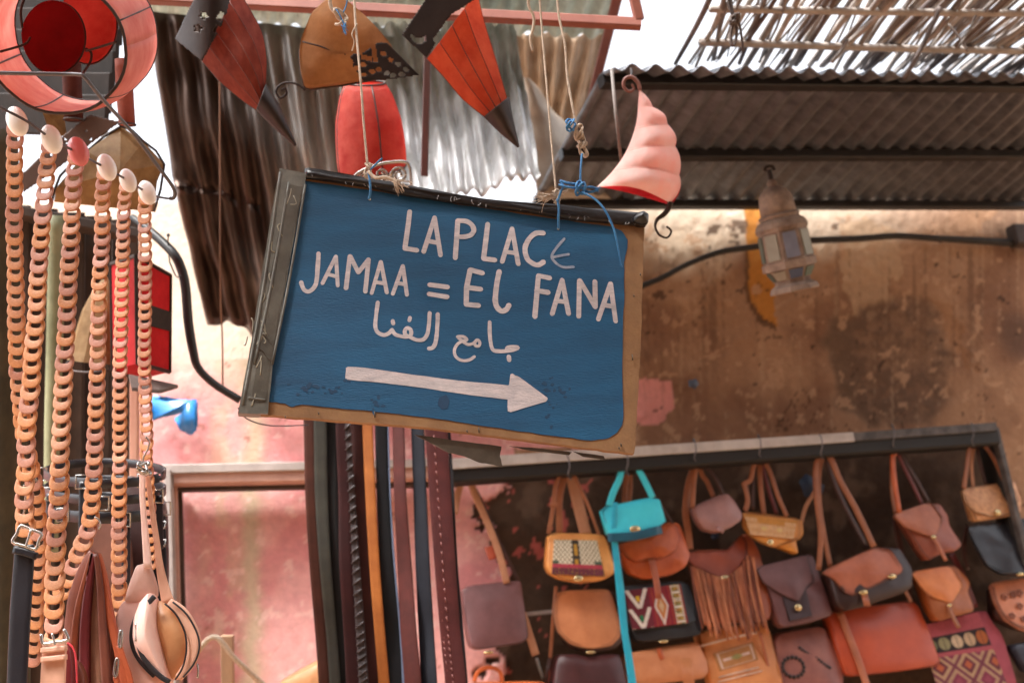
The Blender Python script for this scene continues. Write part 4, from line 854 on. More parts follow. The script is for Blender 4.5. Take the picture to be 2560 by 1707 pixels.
for y_ in (1622, 1645): obj('keeper_loop', strap(LPp([(103, y_+3), (135, y_), (167, y_-4)], .148), .008, .006, Vector((0, -1, 0)), k=3), peach_l, tb)
obj('buckle', tube(LPp([(103, 1584), (108, 1608), (136, 1605), (166, 1600), (170, 1592), (160, 1572)], .15), .0026, n=8, k=4), silverm, tb)
obj('prong', tube(LPp([(130, 1583), (134, 1596), (137, 1612)], .156), .0018, k=3), silverm, tb)
rbg = thing('shoulder_bag', 'dark red leather bag with red piping, low down beside the tan belt', 'bag', P(190, 1660, 1.95))
obj('body', pillow(LPp(chaikin([(120, 1606), (168, 1604), (184, 1620), (192, 1660), (196, 1800), (120, 1800)]), .06), Vector((0, -1, 0)), .02), darkred_l, rbg)
obj('piping', tube(LPp([(168, 1606), (183, 1620), (191, 1660), (195, 1800)], .083), .0016, k=5), leather('red_piping', (206, 60, 70)), rbg)
obj('gusset', pillow(LPp(chaikin([(190, 1646), (206, 1658), (220, 1686), (226, 1800), (190, 1800)]), .04), Vector((0, -1, 0)), .016), brown_l, rbg)
fb = thing('shoulder_bag', 'brown leather satchel hung folded by its apex below the link belts', 'bag', P(240, 1500, 2.0))
VN = Vector((0, -1, 0))
obj('body', pillow(LPp(chaikin([(226, 1392), (238, 1376), (252, 1384), (268, 1450), (284, 1530), (302, 1600), (330, 1700), (340, 1800), (170, 1800), (172, 1600), (184, 1500), (206, 1432)]), -.06), VN, .03, bulge=.1), brown_l, fb)
for pts, wd, m, of in (([(232, 1384), (214, 1450), (196, 1530), (186, 1640), (184, 1800)], .012, leather('satchel_edge', (150, 78, 50)), .0), ([(238, 1384), (236, 1450), (238, 1550), (240, 1660), (242, 1800)], .02, leather('suede_tan', (160, 110, 84), rough=.8), -.01), ([(236, 1384), (224, 1460), (214, 1560), (212, 1680), (210, 1800)], .016, darkred_l, .0), ([(246, 1384), (262, 1450), (276, 1540), (300, 1640), (330, 1780)], .012, rust_l, .0), ([(242, 1384), (252, 1460), (258, 1560), (266, 1680), (276, 1800)], .014, brown_l, .004)):
    obj('fold', strap(LPp(pts, of), [wd*.5, wd, wd*1.2], .012, VN), m, fb)
for pts in ([(300, 1578), (305, 1580), (303, 1615), (297, 1612)], [(290, 1648), (296, 1650), (292, 1688), (285, 1684)]):
    obj('buckle', tube(LPp(pts, .03), .002, k=3, closed=True), silverm, fb)
for pts in ([(298, 1612), (310, 1650), (326, 1700), (336, 1780)], [(290, 1690), (296, 1730), (300, 1800)]): obj('strap', strap(LPp(pts, .028), .009, .005, VN), rust_l, fb)
# cream waist bag
cb = thing('waist_bag', 'cream and tan leather waist bag with dark zips hanging by its knotted straps', 'bag', P(390, 1600, 2.0))
obj('strap', strap(LPp([(357, 1168), (356, 1240), (362, 1320), (370, 1420)], -.03), [m_(15, 2), m_(13, 2), m_(20, 2)], .004, VN), cream_l, cb)
obj('strap', strap(LPp([(368, 1180), (378, 1260), (390, 1340), (402, 1430), (420, 1505)], -.04), [m_(12, 2), m_(12, 2), m_(16, 2), m_(30, 2)], .004, VN), peach_l, cb)
obj('side_wing', pillow(LPp(chaikin([(350, 1414), (376, 1408), (388, 1440), (397, 1470), (396, 1492), (350, 1506), (318, 1506), (332, 1460)]), -.055), VN, .018), leather('dusky_cream', (206, 168, 154), (186, 146, 132)), cb)
obj('back_panel', pillow(LPp(chaikin([(296, 1560), (318, 1504), (350, 1500), (388, 1486), (400, 1560), (410, 1640), (434, 1712), (380, 1760), (310, 1760), (296, 1660)]), -.07), VN, .03), leather('pink_cream', (224, 184, 172), (204, 160, 148)), cb)
obj('front_panel', pillow(LPp(chaikin([(388, 1482), (398, 1500), (402, 1560), (418, 1640), (436, 1710), (420, 1700), (385, 1668), (356, 1630), (347, 1590), (350, 1545), (366, 1506)]), -.045), VN, .035, bulge=.5), cream_l, cb)
zipm = mat('zip_black', (40, 36, 40), (26, 24, 28), rough=.5)
obj('zip', strap(LPp([(386, 1490), (362, 1520), (348, 1560), (346, 1600), (360, 1645), (395, 1685), (424, 1704)], -.006), .008, .006, VN), zipm, cb)
obj('zip', strap(LPp([(344, 1530), (330, 1570), (330, 1610), (348, 1650), (385, 1690)], -.03), .005, .006, VN), zipm, cb)
obj('zip_pull', tube(LPp([(340, 1558), (342, 1575), (340, 1602)], .0), .0022, k=3), silverm, cb)
tanbody = [(400, 1506), (424, 1502), (445, 1514), (466, 1530), (488, 1558), (502, 1590), (504, 1620), (492, 1656), (470, 1685), (448, 1697), (434, 1700), (418, 1640), (402, 1570)]
obj('tan_body', pillow(LPp(chaikin(tanbody), -.08), VN, .045, bulge=.35), tan_l, cb)
obj('side_band', strap(LPp([(424, 1504), (452, 1528), (476, 1570), (484, 1612), (474, 1655), (446, 1694)], -.028), [.012, .02, .024, .02, .012], .010, VN), peach_l, cb)
for pts in ([(412, 1508), (440, 1535), (462, 1580), (466, 1625), (456, 1668), (438, 1698)], [(432, 1504), (466, 1534), (492, 1580), (498, 1618), (486, 1656), (458, 1692)]): obj('piping', tube(LPp(pts, -.018), .0016, k=6), zipm, cb)
obj('zip_pull', tube(LPp([(493, 1658), (495, 1676), (494, 1694)], -.03), .0018, k=3), silverm, cb)
obj('strap_clip', knot(P(360, 1172, 1.93), .010, .0028, 51, 1.1), silverm, cb)
# hoop of black belts with silver buckles
hoop = thing('belt_hoop', 'hoop of black belts with silver buckles behind the link belts', 'belt hoop', P(260, 1230, 2.55))
def hp(t, dy=0, r=1.0): return P(262+150*r*math.cos(t), 1190+dy-26*math.sin(t)*r, 2.5-.17*math.sin(t)*-1)
for dy, hh in ((-8, .02), (34, .02), (78, .024)):
    obj('belt_band', strap([hp(t, dy) for t in np.linspace(0, 2*math.pi, 40)], hh, .006, _f, k=0), black_l, hoop)
rs = random.Random(4)
for i in range(9):
    t = math.pi+math.pi*(i+.5)/9; dy = (-8, 34, 78)[i % 3]; c = hp(t, dy+rs.uniform(-6, 6), 1.04)
    obj('buckle', tube([c+_r*a+_u*b-_f*.01 for a, b in ((-.012, .014), (.012, .014), (.012, -.014), (-.012, -.014))], .002, closed=True), silverm, hoop)
    if i % 2: obj('belt_tail', strap([c, c-Z*.05, c-Z*(.1+.05*rs.random())], .018, .004, -_f), black_l if i % 4 else brown_l, hoop)
bd = thing('tote_bag', 'brown suede tote hanging behind the fourth link belt', 'bag', P(240, 1400, 2.5))
BD = Plane(P(260, 1400, 2.5), VN)
obj('body', pillow([BD.at(*p) for p in chaikin([(200, 1290), (330, 1300), (345, 1800), (180, 1800)])], VN, .02), leather('brown_suede', (110, 66, 50), (86, 50, 38), rough=.8), bd)
bd2 = thing('tote_bag', 'dark maroon tote hanging behind the waist bag straps', 'bag', P(350, 1400, 2.55))
obj('body', pillow([BD.at(*p, -.05) for p in chaikin([(318, 1190), (372, 1200), (384, 1420), (392, 1800), (310, 1800)])], VN, .02), leather('dark_maroon', (66, 36, 32), (48, 26, 24)), bd2)
bd3 = thing('tote_bag', 'black tote with silver buckles beside the grey frame post', 'bag', P(400, 1400, 2.7))
obj('body', pillow([BD.at(*p, -.09) for p in chaikin([(384, 1180), (420, 1270), (424, 1460), (400, 1540), (380, 1500)])], VN, .02), black_l, bd3)
for y_ in (1262, 1300, 1345): obj('buckle', tube([BD.at(*p, -.06) for p in ((392, y_), (414, y_+4), (412, y_+20), (390, y_+16))], .0022, closed=True), silverm, bd3)
# hose, plastic scrap, cords
hose = mat('black_hose', (40, 38, 38), (24, 24, 26), rough=.4, scale=8)
tag(obj('hose', tube([P(330, 545, 3.0), P(382, 584, 2.95), P(432, 632, 2.9), P(453, 672, 2.9), P(464, 720, 2.9), P(471, 806, 2.9), P(483, 878, 2.9), P(496, 920, 2.9), P(536, 960, 2.9), P(600, 1000, 2.9)], [.011, .012, .0125, .012, .010, .010], n=12, k=6), hose), 'thick black hose curving down against the bright pink wall', 'hose')
tag(obj('cable_tie', join(tube([P(424, 655, 2.9), P(420, 610, 2.9), P(421, 590, 2.9)], .0018, k=4), tube([P(424, 655, 2.9), P(440, 690, 2.9), P(452, 690, 2.88)], .002, k=4), ellipsoid(P(421, 588, 2.9), [_r*.005, _u*.005, _f*.005], 8, 6)), hose), 'small black wire tie sticking out of the hose', 'wire')
tag(obj('thin_cord', tube([P(549, 190, 3.0), P(550, 400, 3.0), P(551, 714, 3.0), P(556, 850, 3.0), P(558, 975, 3.0), P(570, 985, 3.0)], .0022, n=6, k=6), mat('brown_cord', (126, 82, 54))), 'thin brown cord hanging down across the rusty tin sheet', 'cord')
tag(obj('wire', tube([P(596, 1020, 2.1), P(620, 1048, 2.2), P(680, 1064, 2.4), P(770, 1062, 2.6)], .0014, k=6), greywire), 'thin wire running from under the sign to the belts', 'wire')
plast = mat('blue_plastic', (70, 150, 216), (40, 116, 190), rough=.3, scale=12, bump=.4, bscale=20, coat=.3)
scrap = chaikin([(378, 988), (417, 992), (467, 1000), (495, 998), (494, 1074), (478, 1087), (451, 1076), (434, 1046), (458, 1030), (402, 1044), (378, 1052)], 1)
def scr(p): return WALL.at(p[0], p[1], .05+.02*noise.noise(Vector((p[0]*.03, p[1]*.03, 2))))
tag(obj('plastic_scrap', slab([scr(p) for p in rough_edge(scrap, 1.5, 3)], WN, .004), plast), 'torn piece of blue plastic stuck on the pink wall', 'plastic scrap')
tag(obj('plastic_scrap', slab([WALL.at(*p, .03) for p in rough_edge([(1722, 950), (1740, 945), (1748, 960), (1738, 972), (1724, 966)], 2, 2)], WN, .006), mat('grey_blue', (96, 108, 130))), 'tiny grey blue scrap on the brown wall', 'plastic scrap')
# ================================================================== DISPLAY FRAMES ON THE WALL
greyw = mat('grey_paint_wood', (190, 178, 172), (150, 138, 132), rough=.6, scale=10, bump=.15); pinkw = mat('pinkish_wood', (206, 164, 148), (180, 136, 122), rough=.6, scale=10)
lf = thing('display_frame', 'grey wooden frame on the pink wall behind the hanging belts', 'frame', WALL.at(500, 1400, .1))
obj('top_rail', bar(WALL.at(392, 1174, .13), WALL.at(1160, 1156, .13), .02, m_(20, 3.9), up=Z), greyw, lf, smooth=False)
obj('top_soffit', bar(WALL.at(436, 1199, .09), WALL.at(1160, 1184, .09), .08, m_(30, 3.9), up=Z), pinkw, lf, smooth=False)
obj('top_inner', bar(WALL.at(440, 1220, .05), WALL.at(1160, 1206, .05), .05, m_(16, 3.9), up=Z), darkwood, lf, smooth=False)
obj('side_post', bar(WALL.at(419, 1176, .13), WALL.at(438, 1900, .13), .02, m_(22, 3.9), up=WN*-1), greyw, lf, smooth=False)
def sbar(x0, y0, x1, y1, off, wface, dep): return bar(WALL.at(x0, y0, off), WALL.at(x1, y1, off), wface, dep, up=WN)
obj('side_post', sbar(421, 1176, 440, 1900, .10, m_(20, 3.9), .06), greyw, lf, smooth=False)
obj('side_soffit', sbar(434, 1190, 452, 1900, .06, m_(16, 3.9), .05), pinkw, lf, smooth=False)
obj('side_inner', sbar(446, 1215, 464, 1900, .03, m_(18, 3.9), .03), darkwood, lf, smooth=False)
obj('wall_ledge', bar(WALL.at(330, 1205, .06), WALL.at(412, 1203, .06), .05, m_(16, 3.9)), pinkw, lf, smooth=False)
bfm = mat('black_paint_frame', (30, 27, 26), (20, 18, 18), rough=.6); whitem = mat('worn_white_paint', (206, 200, 196), (170, 162, 158), rough=.5, scale=14, stretch=(1, 1, 1)); scuff = mat('scuffed_black', (110, 104, 102), (50, 46, 46), rough=.6, scale=22)
bfz = thing('display_frame', 'black frame with worn white top edge that the bags hang from', 'frame', WALL.at(1800, 1130, .2))
OFF = .24
obj('white_edge', bar(WALL.at(1120, 1160, OFF), WALL.at(2133, 1092, OFF), .012, m_(23, 4), up=Z), whitem, bfz, smooth=False)
obj('scuffed_edge', bar(WALL.at(2133, 1092, OFF), WALL.at(2490, 1066, OFF), .012, m_(21, 4), up=Z), scuff, bfz, smooth=False)
obj('top_face', bar(WALL.at(1120, 1191, OFF-.05), WALL.at(2478, 1096, OFF-.05), .09, m_(40, 4), up=Z), bfm, bfz, smooth=False)
obj('side_face', sbar(2486, 1070, 2570, 1420, OFF-.03, m_(15, 4.1), .03), scuff, bfz, smooth=False)
obj('side_inner', sbar(2468, 1086, 2548, 1420, OFF-.09, m_(32, 4.1), .08), bfm, bfz, smooth=False)
tag(obj('leather_roll', tube([WALL.at(1125, 1184, .2), WALL.at(1180, 1180, .2), WALL.at(1246, 1172, .2)], [.016, .018, .012], n=14, k=4), leather('maroon_roll', (120, 58, 66))), 'rolled maroon leather lying along the black frame below the sign', 'leather roll')
# wall cable and box
blackcable = mat('black_cable', (44, 40, 38), (28, 25, 24), rough=.7, scale=20, bump=.4)
tag(obj('wall_cable', tube([WALL.at(*p, .04) for p in ((1480, 760), (1560, 735), (1612, 712), (1660, 692), (1720, 660), (1800, 630), (1880, 618), (1960, 606), (2050, 600), (2140, 597), (2240, 590), (2340, 596), (2450, 602), (2600, 612))], [.008, .011, .011, .012, .014, .013, .013, .017], n=8, k=5), blackcable), 'sagging thick black cable along the top of the brown wall', 'cable')
tag(obj('junction_box', boxat(WALL.at(2556, 590, .05), .10, .09, .06), mat('dark_box', (70, 56, 50), (44, 36, 32), rough=.7, scale=14), smooth=False), 'dark weathered junction box on the cable at the right edge', 'junction box')
# stake, rope and board at the bottom
stk = mat('stake_wood', (176, 146, 118), (136, 108, 84), rough=.8, scale=9, stretch=(2, 2, .5), bump=.2)
tag(obj('wooden_stake', bar(P(568, 1588, 3.3), P(574, 1900, 3.3), m_(31, 3.3), .02, up=_f), stk, smooth=False), 'short wooden stake in front of the pink wall, bottom left', 'stake')
tag(obj('white_rope', tube([P(496, 1625, 3.25), P(507, 1612, 3.25), P(522, 1596, 3.25), P(540, 1592, 3.25), P(556, 1606, 3.25), P(590, 1648, 3.26), P(660, 1712, 3.3), P(700, 1750, 3.3)], .008, n=8, k=6), twine), 'pale rope looped over the wooden stake', 'rope')
tag(obj('tan_hide', pillow([P(*p, 3.2) for p in chaikin([(660, 1800), (700, 1702), (750, 1672), (800, 1645), (880, 1640), (900, 1800)])], -_f, .06), tan_l), 'folded tan hide at the foot of the hanging belts', 'hide')
# ================================================================== HANGING STRAP BELTS
CB = Plane(P(950, 1300, 2.85), VN)
rodm = mat('steel_rod', (90, 84, 82), rough=.4, metal=.6)
tag(obj('hanging_rod', tube([CB.at(735, 905, -.01), CB.at(940, 898, -.01), CB.at(1150, 890, -.01)], .006, k=2), rodm), 'steel rod behind the sign that carries the strap belts', 'rod')
braid = mat('braided_leather', (58, 44, 44), (28, 20, 22), rough=.5, scale=30, stretch=(1, 1, 3), bump=.5, bscale=60); stitched = leather('stitched_maroon', (80, 34, 32), (58, 24, 24), rough=.62, spec=.25, k=1.0, coat=0.)
BEL = [('brown leather belt, leftmost of the strap belts under the sign', 'brown', (757, 784), (796, 824), leather('belt_brown', (84, 46, 34), (58, 30, 22), rough=.62, spec=.25, k=1.0, coat=0.), .0),
 ('dark grey green leather belt beside the leftmost brown one', '', (783, 815), (824, 850), leather('belt_olive', (62, 60, 52), (44, 42, 38), rough=.62, spec=.25, k=1.0, coat=0.), .012),
 ('plain black leather belt between the grey green and the oxblood belts', '', (813, 840), (845, 872), leather('belt_black', (24, 20, 19), (16, 14, 14), rough=.62, spec=.25, k=1.0, coat=0.), .0),
 ('oxblood leather belt left of the braided belt', '', (838, 868), (868, 903), leather('belt_oxblood', (58, 24, 24), (40, 16, 16), rough=.62, spec=.25, k=1.0, coat=0.), .012),
 ('braided dark leather belt in the middle of the dark strap belts', '', (864, 878), (898, 922), braid, .022),
 ('dark chestnut leather belt left of the orange belt', '', (874, 910), (914, 953), leather('belt_chestnut', (66, 28, 22), (44, 18, 16), rough=.62, spec=.25, k=1.0, coat=0.), .0),
 ('narrow orange leather belt among the darker strap belts', '', (906, 932), (946, 972), leather('belt_orange', (158, 94, 42), (126, 68, 26), rough=.62, spec=.25, k=1.0, coat=0.), .014),
 ('wide black leather belt with pale blue edge, right of the orange belt', '', (936, 968), (968, 1012), leather('belt_ink', (20, 20, 24), (14, 14, 16), rough=.62, spec=.25, k=1.0, coat=0.), .0),
 ('plain maroon leather belt hanging between two black belts', '', (979, 1011), (1010, 1053), leather('belt_maroon', (84, 38, 34), (58, 26, 24), rough=.62, spec=.25, k=1.0, coat=0.), .010),
 ('blue black leather belt left of the stitched maroon belt', '', (1026, 1060), (1052, 1092), leather('belt_navy', (32, 35, 44), (22, 24, 32), rough=.62, spec=.25, k=1.0, coat=0.), .0),
 ('wide maroon belt with two stitched seams, rightmost of the wide belts', '', (1064, 1119), (1112, 1163), stitched, .010),
 ('very thin black belt at the right end of the strap belts', '', (1119, 1127), (1161, 1171), leather('belt_thin_black', (36, 34, 38), rough=.62, spec=.25, k=1.0, coat=0.), .0)]
for lab, _n, (x0, x1), (y0, y1), m, of in BEL:
    top, bot = ((x0+x1)/2, 1060), ((y0+y1)/2, 1707); w0_, w1_ = x1-x0, y1-y0
    dx = (bot[0]-top[0])
    pts = [CB.at(top[0]-dx*.14, 895, of), CB.at(top[0], 1060, of), CB.at(top[0]+dx*.16, 1230, of+.004), CB.at(top[0]+dx*.42, 1400, of), CB.at(top[0]+dx*.75, 1580, of-.004), CB.at(bot[0], 1707, of), CB.at(bot[0]+dx*.25, 1880, of)]
    b = thing('strap_belt', lab, 'belt', pts[0], group='strap belts hanging under the sign')
    pts = [p+VN*random.uniform(-.006, .006)+_r*random.uniform(-.0022, .0022) for p in pts]
    obj('strap', strap(pts, [m_(w0_, 2.85)*1.03, m_(w0_, 2.85), m_(w1_, 2.85)*.97, m_(w1_, 2.85)*1.03], .005, (VN+WH*random.uniform(-.35, .35)).normalized()), m, b)
    obj('hook_end', tube([CB.at(top[0]-dx*.14, 912, of+.004), CB.at(top[0]-dx*.14, 895, of+.008), CB.at(top[0]-dx*.15, 885, of-.012)], .003, k=3), silverm, b)
    if m is stitched:
        for s_ in (-.34, -.12):
            for j in range(46):
                t = j/46; k_ = t*(len(pts)-1); i = int(k_); q_ = pts[i].lerp(pts[min(i+1, len(pts)-1)], k_-i); q2 = pts[i].lerp(pts[min(i+1, len(pts)-1)], min(1, k_-i+.07))
                wd = m_(w0_, 2.85)
                obj('stitch', tube([q_+_r*(s_*wd)+VN*.0035, q2+_r*(s_*wd+.002)+VN*.0035], .0014, n=5), mat('pale_thread', (150, 92, 86)), b)
    if m.name == 'belt_ink': obj('edge', strap([p+_r*(m_(w0_, 2.85)*.5+.002) for p in pts], [.003, .004, .007], .004, VN), mat('blue_edge', (110, 124, 150), rough=.4), b)
    if m is braid:
        for j in range(40):
            t = j/40; k_ = t*(len(pts)-1); i = int(k_); q_ = pts[i].lerp(pts[min(i+1, len(pts)-1)], k_-i); wd = m_(w0_+(w1_-w0_)*t, 2.85)
            obj('plait', tube([q_-_r*wd*.5-_u*.008+VN*.003, q_+VN*.007, q_+_r*wd*.5+_u*.008+VN*.003], .003, n=6, k=3), braid, b)
# ================================================================== BAGS ON THE WALL
gold = mat('brass_clasp', (232, 214, 170), (190, 160, 104), rough=.22, metal=.85)
GRP = 'leather bags hanging on the wall display'
def edge_of(m):
    k = m.name+'_edge'
    if k not in _mats:
        e = m.copy(); e.name = k; rp = [n for n in e.node_tree.nodes if n.type == 'VALTORGB'][0]
        for el in rp.color_ramp.elements: el.color = (*[v*.38 for v in el.color[:3]], 1)
        _mats[k] = e
    return _mats[k]
def lean(t, vf):
    c = WL[t]; return [Vector(v)+WN*((c.z-v[2])*.24) for v in vf[0]], vf[1]
def on(t, x, y, off):
    p = WALL.at(x, y, off); return p+WN*((WL[t].z-p.z)*.24)
def bag(name, label, cv, m, out, off=.10, th=.05, flap=None, fm=None, fth=.008, foff=None, claspp=(), straps=(), tabs=(), bulge=.14, it=2, seed=0, deep=None):
    out_px = cv(out); pts = [WALL.at(*p, off) for p in chaikin([Vector(p).to_3d() if len(p) < 3 else p for p in out_px], it)] if False else [WALL.at(p[0], p[1], off) for p in [(v.x, v.y) for v in chaikin([Vector((*p, 0)) for p in out_px], it)]]
    c = sum(pts, Vector())/len(pts)
    t = thing(name, label, 'bag', c, group=GRP)
    b = obj('body', lean(t, pillow(pts, WN, th, bulge=bulge, seed=seed)), m, t)
    front = off+th*(1+bulge*.6)
    edm = edge_of(m)
    obj('seam', lean(t, tube([p+WN*th*.93+(c-p)*.035 for p in pts], .0016, n=5, closed=True)), edm, t)
    if flap:
        fpts = [WALL.at(v.x, v.y, foff or front-.002) for v in chaikin([Vector((*p, 0)) for p in cv(flap)], it)]
        obj('flap', lean(t, pillow(fpts, WN, fth, bulge=.5, seed=seed+3, wob=.006)), fm or m, t)
        fc = sum(fpts, Vector())/len(fpts)
        obj('flap_edge', lean(t, tube([p+WN*fth*.8 for p in fpts], .002, n=5, closed=True)), edge_of(fm or m), t); obj('flap_seam', lean(t, tube([p+WN*fth*1.02+(fc-p)*.075 for p in fpts], .001, n=5, closed=True)), edge_of(fm or m), t)
        front = (foff or front)+fth*1.4
    for x, y, w_, h_ in claspp:
        p = cv([(x, y)])[0]; f = cv([(1, 0)])[0][0]-cv([(0, 0)])[0][0]
        q_ = on(t, *p, front+.004)
        obj('clasp', ellipsoid(q_, [WH*m_(w_*f*.5, 4), WN*.006, Z*m_(h_*f*.5, 4)], 12, 8), gold, t)
    f = cv([(1, 0)])[0][0]-cv([(0, 0)])[0][0]
    for sp_, wpx, sm, so in straps:
        obj('strap', strap([WALL.at(*p, so) for p in cv(sp_)], [m_(w_*f, 4) for w_ in (wpx if hasattr(wpx, '__len__') else (wpx, wpx))], .004, WN), sm or m, t)
    for sp_, wpx, sm in tabs:
        obj('tab', strap([on(t, *p, front+.003) for p in cv(sp_)], m_(wpx*f, 4), .004, WN, k=3), sm or m, t)
    t['front'] = front
    return t
def panel(t, cv, q4, fn, nu=64, nv=44, name='woven_panel', lift=.003, round_=0):
    q_ = [on(t, *p, t['front']+lift) for p in cv(q4)]; V, Fc = grid(lambda u, v: bil(q_, u, v)+WN*.004*math.sin(math.pi*u)*math.sin(math.pi*v), nu, nv); cols = []
    for j in range(nv+1):
        for i in range(nu+1): cols.append(lin(fn(i/nu, j/nv)))
    keep = Fc
    if round_: keep = [f for f in Fc if not (round_(sum(V[i] for i in [f[0]])*1, 0) if False else False)]
    return obj(name, (V, keep), mat('woven_cloth', (255, 255, 255), attr='Col', rough=.9, scale=90, mix=.25, bump=.3, bscale=300), t, cols=cols, solid=.002)
plum = leather('plum_leather', (104, 68, 68), (82, 50, 50), rough=.45); mauve = leather('mauve_leather', (156, 116, 112), (130, 92, 88)); saddle = leather('saddle_tan', (186, 122, 82), (164, 100, 62), rough=.4)
burg = leather('burgundy_leather', (82, 44, 44), (62, 32, 32), rough=.35); turq = leather('turquoise_leather', (64, 196, 212), (48, 176, 196), rough=.4); teal = leather('dark_teal_leather', (24, 84, 106), (18, 64, 84)); cognac = leather('cognac_leather', (186, 96, 52), (150, 66, 34), rough=.3)
blk = leather('soft_black', (48, 48, 52), (34, 34, 38), rough=.35); mustard = leather('mustard_leather', (206, 140, 62), (184, 116, 46)); chest = leather('chestnut_leather', (156, 84, 54), (128, 62, 40)); orangered = leather('orange_red_leather', (178, 78, 46), (150, 58, 34), rough=.35, scale=6)
rosebr = leather('rose_brown', (170, 100, 66), (140, 76, 48)); goldl = leather('gold_textured', (206, 156, 110), (158, 104, 66), rough=.5, scale=60, bump=.9, bscale=120); peachl = leather('engraved_peach', (206, 136, 102), (182, 112, 80)); navy = leather('grey_navy', (74, 78, 90), (52, 54, 64)); strapbr = leather('strap_brown', (150, 94, 62), (118, 68, 44)); strapdk = leather('strap_dark', (78, 46, 38), (56, 32, 28)); suedeb = leather('strap_suede', (176, 128, 98), (150, 102, 76), rough=.8); oxb = leather('strap_oxblood', (104, 40, 38), (80, 28, 28))
S = .17
bag('satchel', 'flat plum leather satchel with a buckled tan strap, leftmost of the wall bags', z3, plum, [(130, 925), (515, 885), (530, 900), (545, 1080), (562, 1300), (180, 1358), (150, 1150)], off=.10, th=.05, claspp=[(310, 1365, 62, 20)],
    straps=[([(95, 440), (120, 300), (160, 195), (195, 205), (230, 300), (330, 530), (400, 720), (445, 900)], 42, suedeb, .14), ([(200, 205), (300, 400), (400, 640), (530, 890)], 20, strapdk, .12), ([(550, 1100), (595, 1240), (640, 1380)], 48, suedeb, .13), ([(645, 1400), (665, 1470), (690, 1540)], 16, mat('chain', (170, 166, 160), rough=.3, metal=.8), .13)], tabs=[([(350, 640), (362, 680), (378, 730)], 62, leather('buckle_tab', (170, 74, 46)))])
bag('tote_bag', 'orange bag with a small arched handle, cut off by the bottom edge, far left', z3, cognac, [(180, 1560), (690, 1552), (710, 1700), (160, 1700)], off=.10, th=.06, straps=[([(228, 1560), (255, 1490), (330, 1462), (400, 1490), (415, 1560)], 24, cognac, .15)])
def kil1(u, v):
    if v > .80: return random.choice([(120, 40, 60), (70, 36, 50), (160, 130, 50), (40, 36, 40), (120, 40, 60)]) if int(u*24) % 2 else (104, 44, 58)
    if v > .70: return (176, 60, 76)
    if .40 < u < .56: return (190, 140, 50) if .44 < u < .52 and int(v*9) % 4 else (60, 52, 44)
    if v > .6 and (u < .12 or u > .85): return (70, 90, 70)
    a = math.sin((u*1.6+v)*44)+math.sin((u*1.6-v)*44)
    return (222, 208, 180) if a > -.55 else (92, 74, 62)
t = bag('saddle_bag', 'tan edged saddle bag with a cream woven lattice flap and brass lock', z3, leather('edge_tan', (214, 150, 84), (190, 122, 62)), [(722, 565), (1080, 575), (1112, 640), (1142, 800), (1130, 850), (1060, 890), (920, 908), (780, 882), (710, 842), (690, 790), (700, 700)], off=.16, th=.04, claspp=[(917, 872, 64, 40)],
    straps=[([(725, 570), (755, 400), (770, 260), (800, 185), (852, 150)], 26, strapbr, .2), ([(798, 570), (800, 320), (848, 150)], 42, strapbr, .17), ([(975, 580), (925, 380), (872, 160)], 74, suedeb, .17), ([(1062, 575), (985, 370), (880, 150)], 20, strapbr, .2), ([(735, 375), (760, 380), (785, 372)], 26, strapbr, .21)])
panel(t, z3, [(772, 606), (1058, 612), (1092, 858), (742, 842)], kil1, 96, 64)
bag('saddle_bag', 'plain light tan saddle bag with rounded flap, under the lattice flap bag', z3, strapdk, [(785, 950), (1150, 935), (1195, 1180), (1185, 1290), (1130, 1345), (990, 1370), (860, 1340), (775, 1230)], off=.09, th=.05, flap=[(790, 962), (850, 946), (1138, 935), (1168, 1000), (1202, 1180), (1192, 1262), (1130, 1322), (990, 1342), (860, 1312), (778, 1222), (762, 1120), (772, 1020)], fm=saddle, claspp=[(995, 1362, 62, 20)], straps=[([(775, 920), (755, 1150), (735, 1420)], 22, strapbr, .12)])
bag('satchel', 'dark burgundy bag below the plain tan saddle bag', z3, burg, [(756, 1382), (880, 1376), (970, 1400), (1060, 1378), (1180, 1374), (1215, 1700), (700, 1700)], off=.11, th=.06, straps=[([(735, 1400), (700, 1600)], 22, strapdk, .13)])
bag('saddle_bag', 'glossy orange brown saddle bag half under the turquoise clutch', z3, cognac, [(1195, 640), (1400, 590), (1500, 500), (1582, 502), (1622, 640), (1636, 720), (1602, 802), (1500, 862), (1330, 888), (1240, 852), (1204, 780)], off=.10, th=.05, flap=[(1196, 640), (1400, 590), (1500, 500), (1582, 502), (1600, 600), (1562, 690), (1455, 742), (1300, 762), (1228, 722), (1196, 670)], fm=cognac, fth=.014,
    straps=[([(1228, 500), (1240, 250), (1262, 115)], 34, strapbr, .14), ([(1262, 115), (1272, 250), (1255, 420)], 30, strapbr, .135), ([(1330, 150), (1440, 330), (1560, 510)], 18, strapdk, .14)], tabs=[([(1405, 735), (1425, 850), (1436, 1010)], 40, chest)])
bag('clutch', 'turquoise leather clutch with a brass turn lock and long dangling strap', z3, turq, [(1058, 396), (1452, 322), (1494, 522), (1102, 608)], off=.20, th=.03, it=1, bulge=.1, claspp=[(1296, 542, 74, 44)],
    straps=[([(1128, 385), (1160, 290), (1200, 200), (1218, 120), (1250, 84), (1290, 95), (1330, 150), (1380, 245), (1420, 330)], 40, turq, .22), ([(1170, 360), (1162, 560), (1182, 760), (1206, 960), (1230, 1200), (1262, 1400), (1295, 1640)], (30, 40, 50, 42, 52), leather('turquoise_strap', (40, 160, 186), (30, 136, 164)), .24)], tabs=[([(1110, 600), (1290, 590), (1472, 545)], 52, teal)])
bk_ = []
